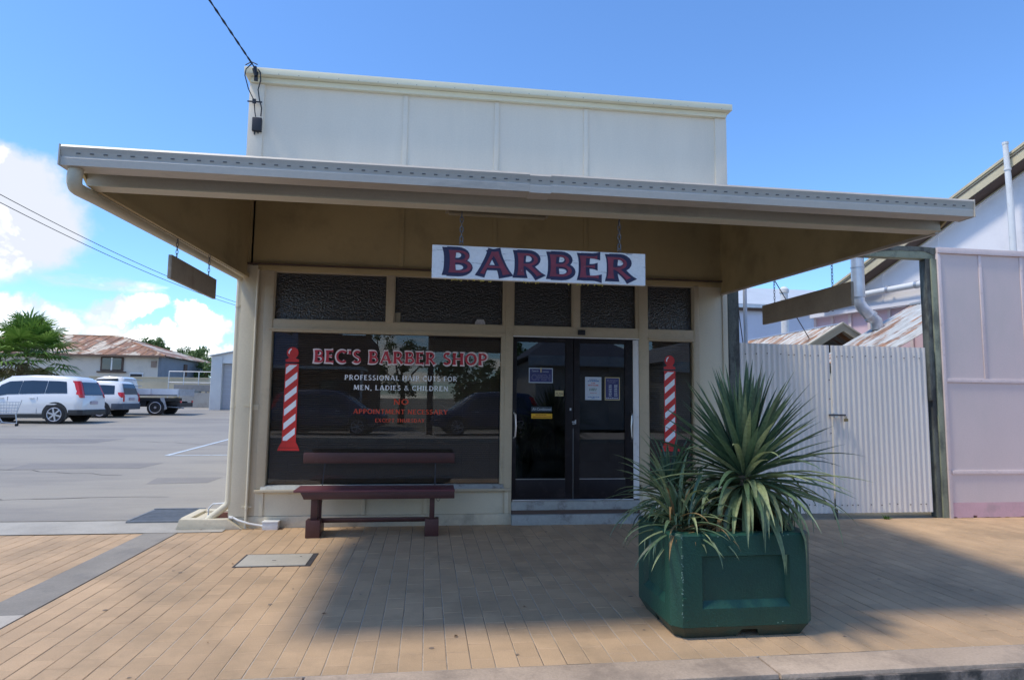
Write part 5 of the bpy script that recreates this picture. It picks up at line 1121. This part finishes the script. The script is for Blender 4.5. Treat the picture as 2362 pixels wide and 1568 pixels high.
# ---------------------------------------------------------------- palm
def build_palm():
    bx,by=-17.6,22.5; g=gz(by)
    o=thing('fan_palm','bushy green fan palm standing behind the large white wagon','palm',(bx,by,g)); 
    MB().tube([(bx,by,g-.1),(bx,by,g+1.0),(bx+.03,by,g+2.3)],[.30,.24,.20],12).build('trunk',bark_m,o)
    cx,cy,cz=bx+.15,by,g+2.75
    for i in range(64):
        t=i/64; az=i*2.39996; e=rad(84-118*t+random.uniform(-8,8)); mt=palm_m if t<.86 else palm_d
        pl_=random.uniform(.8,1.45)*(1.0 if t>.2 else .9); d=Vector((math.cos(az)*math.cos(e),math.sin(az)*math.cos(e),math.sin(e)))
        b=Vector((cx,cy,cz-.25*t)); hub=b+d*pl_-Vector((0,0,.12*pl_*t)); side=Vector((-math.sin(az),math.cos(az),0)); upn=side.cross(d).normalized(); 
        if upn.z<0: upn=-upn
        m=MB(); m.add([b-side*.02,b+side*.02,hub+side*.015,hub-side*.015],[(0,1,2,3)])
        nl=22
        for k in range(nl):
            a=rad(-125+250*k/(nl-1)); dd=(d*math.cos(a)+side*math.sin(a)+upn*.12).normalized(); L=random.uniform(.85,1.25)*(1-.18*abs(k/(nl-1)*2-1)); w=.085
            s2=dd.cross(upn).normalized(); p0=hub; p1=hub+dd*L*.55; p2=hub+dd*L-Vector((0,0,.20*L+random.uniform(0,.12)))
            m.add([p0-s2*.008,p0+s2*.008,p1+s2*w/2,p1-s2*w/2,p2],[(0,1,2,3),(3,2,4)])
        m.build('frond',mt,o,flip=False)
build_palm()
def tree(label,x,y,h,r,seed,group,mat=None,n=26,trunk_r=.22):
    rnd=random.Random(seed); g=gz(y); o=thing('tree',label,'tree',(x,y,g),group)
    m=MB().tube([(x,y,g-.2),(x+.1,y,g+h*.3),(x,y,g+h*.62)],[trunk_r,trunk_r*.75,trunk_r*.35],8)
    cl=[]
    for i in range(n):
        a=rnd.uniform(0,6.28); q=rnd.random()**.5; zz=rnd.uniform(-1,1); rr=r*q*math.sqrt(max(0,1-zz*zz*.8)); cl.append((Vector((x+rr*math.cos(a),y+rr*math.sin(a),g+h*.66+zz*h*.30)),r*rnd.uniform(.20,.36)))
    for c,_ in cl[::4]: m.tube([(x,y,g+h*.35),tuple((Vector((x,y,g+h*.45))+c)/2),tuple(c)],[trunk_r*.4,trunk_r*.25,.03],5)
    m.build('trunk',bark_m,o); k=MB()
    for c,cr in cl:
        for j in range(120):
            v=Vector((rnd.gauss(0,1),rnd.gauss(0,1),rnd.gauss(0,1))).normalized()*cr*rnd.uniform(.55,1.1); p=c+v; a=Vector((rnd.gauss(0,1),rnd.gauss(0,1),rnd.gauss(0,1))).normalized(); b=a.cross(v).normalized(); s=r*.058*rnd.uniform(.7,1.4)
            k.add([p-a*s,p+b*s*.6,p+a*s,p-b*s*.6],[(0,1,2,3)])
    k.build('crown',mat or tree_m,o,flip=False)
TG='trees beyond the rusty roofed depot'
tree('rounded green tree showing above the right hip of the rusty roof',-27.0,58,5.7,1.9,1,TG); tree('green tree between the depot roof and the steel shed, left of the pair',-23.9,58,5.0,1.4,2,TG); tree('pale green tree standing nearest the steel shed',-20.3,52,4.7,1.5,3,TG)
tree('low shrubby tree at the end of the depot wall',-18.2,47,3.0,1.3,4,TG)
tree('dark tree far to the left behind the palm',-34,44,4.5,2.8,5,TG)
# ---------------------------------------------------------------- depot with rusty hipped roof
def build_depot():
    o=thing('depot_building','long off-white depot with a rust streaked hipped iron roof','building',(-27,44,1))
    g=.75; ze=4.25; zr=6.0
    m=MB().box(-34,-19.1,40.3,40.5,g,ze); m.build('front_wall',depot_wall,o); B('side_wall',depot_side,o,(-19.099,-18.9,40.3,50,g,ze-.02)); B('back_wall',depot_wall,o,(-34,-18.9,50.001,50.2,g,ze))
    A=(-34.4,39.9,ze+.02);Bq=(-18.5,39.9,ze+.02);Cq=(-18.5,50.6,ze+.02);D=(-34.4,50.6,ze+.02); R0=(-30.5,44.8,zr);R1=(-23.8,44.8,zr)
    def plane(a,b,c,d,nm,n):
        a,b,c,d=[Vector(q) for q in (a,b,c,d)]; m=MB()
        m.slab(a,b,c,d,.04); s=m.build(nm,rust_roof3,o)
    plane(A,Bq,R1,R0,'roof_sheet',10); plane(Cq,D,R0,R1,'roof_sheet',10)
    for q in ((Bq,Cq,R1),(D,A,R0)):
        m=MB(); a,b,c=[Vector(v) for v in q]; m.add([a,b,c,a-Vector((0,0,.05)),b-Vector((0,0,.05)),c-Vector((0,0,.05))],[(0,1,2),(5,4,3),(0,3,4,1),(1,4,5,2),(2,5,3,0)]); m.build('roof_hip',rust_roof3,o)
    m=MB()
    for a,b in ((Bq,R1),(Cq,R1),(A,R0),(R0,R1)): m.tube([a,b],.07,6)
    m.build('ridge_cap',rust_roof3,o)
    m=MB()
    for i in range(1,19):
        t=i/19; b=Vector(A).lerp(Vector(Bq),t); tt=1.0
        if b.x<R0[0]: tt=(b.x-A[0])/(R0[0]-A[0])
        if b.x>R1[0]: tt=(Bq[0]-b.x)/(Bq[0]-R1[0])
        m.tube([b+Vector((0,0,.01)),b+Vector((0,4.9*tt,(zr-ze)*tt+.01))],.018,4)
    m.build('roof_ribs',rust_roof3,o)
    B('gutter',M('rusty_gutter',(.16,.10,.07),.8,.2,5),o,(-34.4,-18.45,39.78,39.88,ze-.10,ze+.02)); B('eave',dark_eave,o,(-34.3,-18.6,39.95,40.29,ze-.08,ze-.0))
    for x in (-22.9,):
        w=B('window',dark_eave,o,(x,x+1.5,40.22,40.29,3.15,4.12)); B('pane',car_glass,w,(x+.12,x+.68,40.20,40.219,3.25,4.05),(x+.8,x+1.38,40.20,40.219,3.25,4.05)); B('mullion',white_pvc,w,(x+.69,x+.79,40.195,40.219,3.2,4.1)); B('sill',dark_eave,w,(x-.2,x+1.7,40.15,40.3,3.02,3.12))
    w=B('window',white_alu,o,(-20.95,-20.05,40.25,40.29,1.35,3.05)); m=MB()
    for k in range(6): m.box(-20.88,-20.12,40.20,40.249,1.42+k*.27,1.60+k*.27)
    m.build('louvre',blackrub,w)
    B('vent',M('vent_brown',(.3,.22,.17),.8),o,(-19.55,-19.2,40.2,40.29,3.45,3.9)); B('window',dark_eave,o,(-18.89,-18.82,44.5,45.1,3.0,3.9)); m=MB().slab((-18.8,42.5,2.35),(-18.8,46,2.25),(-17.9,46,2.15),(-17.9,42.5,2.2),.06); m.build('awning_hood',dark_eave,o)
build_depot()
def build_back():
    o=thing('steel_shed','pale corrugated steel shed with a roller door at the car park end','shed',(-8,32,.68)); g=.64
    B('corner_pier',shed_m,o,(-12.25,-11.67,30.25,30.5,g,3.75)); B('lintel',shed_m,o,(-11.669,-4,30.3,30.5,3.35,3.75)); B('roller_door',M('roller_door_paint',(.42,.42,.44),.6,.05,2),o,(-11.669,-9.7,30.55,30.6,g,3.34)); B('dark_opening',dark_eave,o,(-10.95,-4,30.5,30.54,1.7,3.34)); B('wall',shed_m,o,(-9.7,-4,30.35,30.499,g,1.89)); B('side_wall',shed_m,o,(-12.25,-12.1,30.501,44,g,3.8))
    m=MB()
    for k in range(10): m.box(-12.22+k*.06,-12.20+k*.06,30.235,30.249,g,3.74)
    m.build('ribs',shed_m,o); m=MB()
    for k in range(9): m.box(-11.669,-10.96,30.535,30.549,g+.1+k*.28,g+.12+k*.28)
    m.build('door_slats',galv,o)
    MB().slab((-12.4,30.1,3.78),(-8,30.1,4.75),(-8,44,4.75),(-12.4,44,3.78),.06).build('roof',grey_roof,o); MB().slab((-8,30.1,4.75),(-4,30.1,3.78),(-4,44,3.78),(-8,44,4.75),.06).build('roof',grey_roof,o); MB().prism([(-12.25,3.751),(-4.2,3.751),(-8,4.66)],30.3,30.45,'y').build('gable_wall',shed_m,o)
    w=B('block_wall',block_m,None,(-14.9,-12.3,33.2,33.4,.7,1.65)); tag(w,'low grey block wall running up to the steel shed','wall')
    w=B('loading_bay_wall',tan_wall,None,(-22,-14.0,37.0,37.2,.7,2.62),(-22,-14.0,36.96,37.24,2.62,2.68)); tag(w,'tan wall across the back of the car park below the depot','wall')
    o=thing('metal_gate','light tubular frame gate on the wall behind the flatbed','gate',(-15,35,.7)); m=MB()
    for x in (-16.3,-15.4,-14.5,-13.6): m.tube([(x,35,.75),(x,35,3.0)],.03,6)
    for z in (1.6,2.3,3.0): m.tube([(-16.3,35,z),(-13.6,35,z)],.03,6)
    m.build('frame',galv,o); B('panel',M('cream_sheet',(.55,.5,.38),.7),o,(-13.9,-12.9,35.05,35.1,1.6,2.65))
    tag(B('tray_trailer',M('weathered_grey_timber',(.25,.24,.23),.8,.15,4),None,(-15.6,-13.5,34.0,34.6,1.75,2.15),(-15.5,-15.4,34.0,34.1,.7,1.749),(-13.75,-13.65,34.0,34.1,.7,1.749)),'grey raised platform beside the rear of the flatbed','platform')
    tag(B('timber_crate',M('yellow_timber',(.45,.36,.2),.8,.15,4),None,(-15.4,-14.7,33.5,34.0,.8,1.6)),'yellowish timber crate under the grey platform','crate'); tag(B('steel_bin',M('bin_grey',(.12,.15,.16),.6),None,(-14.5,-13.9,33.3,33.8,.7,1.75)),'dark narrow steel bin beside the timber crate','bin')
    m=MB(); 
    for i in range(7): m.box(-12.75,-11.95,36,36.1,1.2+i*.27,1.34+i*.27)
    tag(m.build('louvre_screen',M('dark_louvre',(.10,.10,.13),.6)),'dark louvred screen left of the steel shed','screen')
    tag(B('grey_fence',M('grey_fence_sheet',(.30,.29,.28),.8,.1,1),None,(-40,-19.5,29,29.1,.6,2.35)),'plain grey fence behind the palm at the left edge','fence')
    # overhead lines seen left of the shop
    for dz,lab in ((0,'upper overhead power line crossing the sky at left'),(-.45,'lower overhead power line crossing the sky at left')):
        a=Vector((-24,14,9.2+dz)); b=Vector((-9.5,34,7.0+dz)); pts=[]
        a=CAMP+((rt*(-20-1180.5)+up*(784-(438 if dz==0 else 457)))/FPX+fw)*26; b=CAMP+((rt*(560-1180.5)+up*(784-(702 if dz==0 else 709)))/FPX+fw)*48
        for i in range(25):
            t=i/24; p=a.lerp(b,t); p.z-=1.1*4*t*(1-t)*.35; pts.append(p)
        d0=pts[0]-pts[1]; pts=[pts[0]+d0*6+Vector((0,0,1.0)),pts[0]+d0*3+Vector((0,0,.3))]+pts
        tag(MB().tube(pts,.017,5).build('power_line',cable_m),lab,'power line','overhead lines over the car park')
build_back()
# ================================================================== OTHER SIDE OF THE STREET (seen mirrored in the glass)
def build_opposite():
    o=thing('brick_shop','brick shop with a stepped parapet across the street','shop',(-5,-24,0))
    m=MB(); 
    for x0,x1,z in ((-14,-4.86,4.92),(-4.86,-4.5,4.72),(-4.5,-4.23,4.6),(-4.23,-2.86,4.5)): m.box(x0,x1-.001,-30,-24,0,z)
    m.build('walls',brick_m,o); B('render_panel',M('blue_render',(.25,.28,.38),.8),o,(-13.4,-6.3,-24.0,-23.95,3.0,4.7)); B('coping',M('brown_coping',(.25,.14,.07),.7),o,(-14.1,-4.84,-24.1,-23.99,4.85,5.0),(-4.22,-2.8,-24.1,-23.99,4.42,4.55))
    B('awning',galv,o,(-13,-2.9,-23.99,-21.3,2.75,2.88)); B('shop_window',car_glass,o,(-10.5,-6.4,-23.98,-23.9,.6,2.3),(-5.2,-3.2,-23.98,-23.9,.6,2.3))
    for x in (-10.5,-6.2,-3): MB().box(x,x+.1,-21.5,-21.4,0,2.75).build('post',white_pvc,o)
    o=thing('street_billboard','dark framed billboard on posts across the street','billboard',(2.9,-19,0)); B('board',M('dark_board',(.04,.032,.028),.8),o,(.28,3.6,-19.0,-18.9,3.78,4.37)); 
    for x in (.02,): MB().box(x,x+.25,-19.02,-18.85,0,4.7).build('post',dark_eave,o)
    def pav(cx,w,y,zt,ze,lab,mt):
        p=thing('hip_roof_hall',lab,'building',(cx,y,0)); B('walls',M('pale_hall_wall',(.40,.40,.38),.8),p,(cx-w/2+.5,cx+w/2-.5,y-8,y,0,ze-.1)); m=MB()
        a=[(cx-w/2,y+.8,ze),(cx+w/2,y+.8,ze),(cx+w/2,y-9,ze),(cx-w/2,y-9,ze),(cx-w*.12,y-3,zt),(cx+w*.12,y-3,zt),(cx+w*.12,y-5,zt),(cx-w*.12,y-5,zt)]
        m.add(a,[(0,1,5,4),(1,2,6,5),(2,3,7,6),(3,0,4,7),(4,5,6,7),(3,2,1,0)]); m.build('roof',mt,p); B('fascia',galv,p,(cx-w/2,cx+w/2,y+.8,y+.86,ze-.5,ze))
    pav(8.0,6.0,-24,5.4,3.7,'small hip roofed hall across the street',M('dark_iron_roof',(.10,.11,.14),.6)); pav(15.5,8.5,-22,5.2,3.4,'wide pale roofed hall across the street',M('dull_iron_roof',(.22,.21,.20),.6))
    OG='trees across the street'
    tree('broad dark tree left of the billboard across the street',-1.6,-33,5.1,1.5,11,OG,n=18); tree('dark tree under the billboard across the street',2.8,-34,4.4,2.4,12,OG,n=18); tree('tall dark tree at the edge of the small hall across the street',6.2,-38,5.6,2.0,13,OG,n=18); tree('lone tree top rising over the stepped parapet',-4.0,-45,8.6,1.3,14,OG,n=10)
    tree('far tree left of the brick shop across the street',-17,-33,7,3,15,OG,n=18); tree('far tree right of the pale roofed hall',25,-33,7,3,16,OG,n=18)
    g='cars parked across the street'; PAINT=M('dark_blue_car_paint',(.03,.05,.11),.25,.02,1,coat=.5)
    q1=make_suv('dark blue wagon parked across the street left of the posts',(-6.0,-19.0,0),rad(8),g); q2=make_suv('dark blue wagon parked across the street by the halls',(4.6,-19.2,0),rad(172),g)
    for q in (q1,q2):
        for ch in q.children:
            if ch.name.startswith('body'): ch.data.materials[0]=PAINT
build_opposite()
for ob in list(bpy.data.objects):
    if ob.type=='MESH' and ob.parent is None and not any(k in ob for k in('kind','label')): print('UNTAGGED',ob.name)
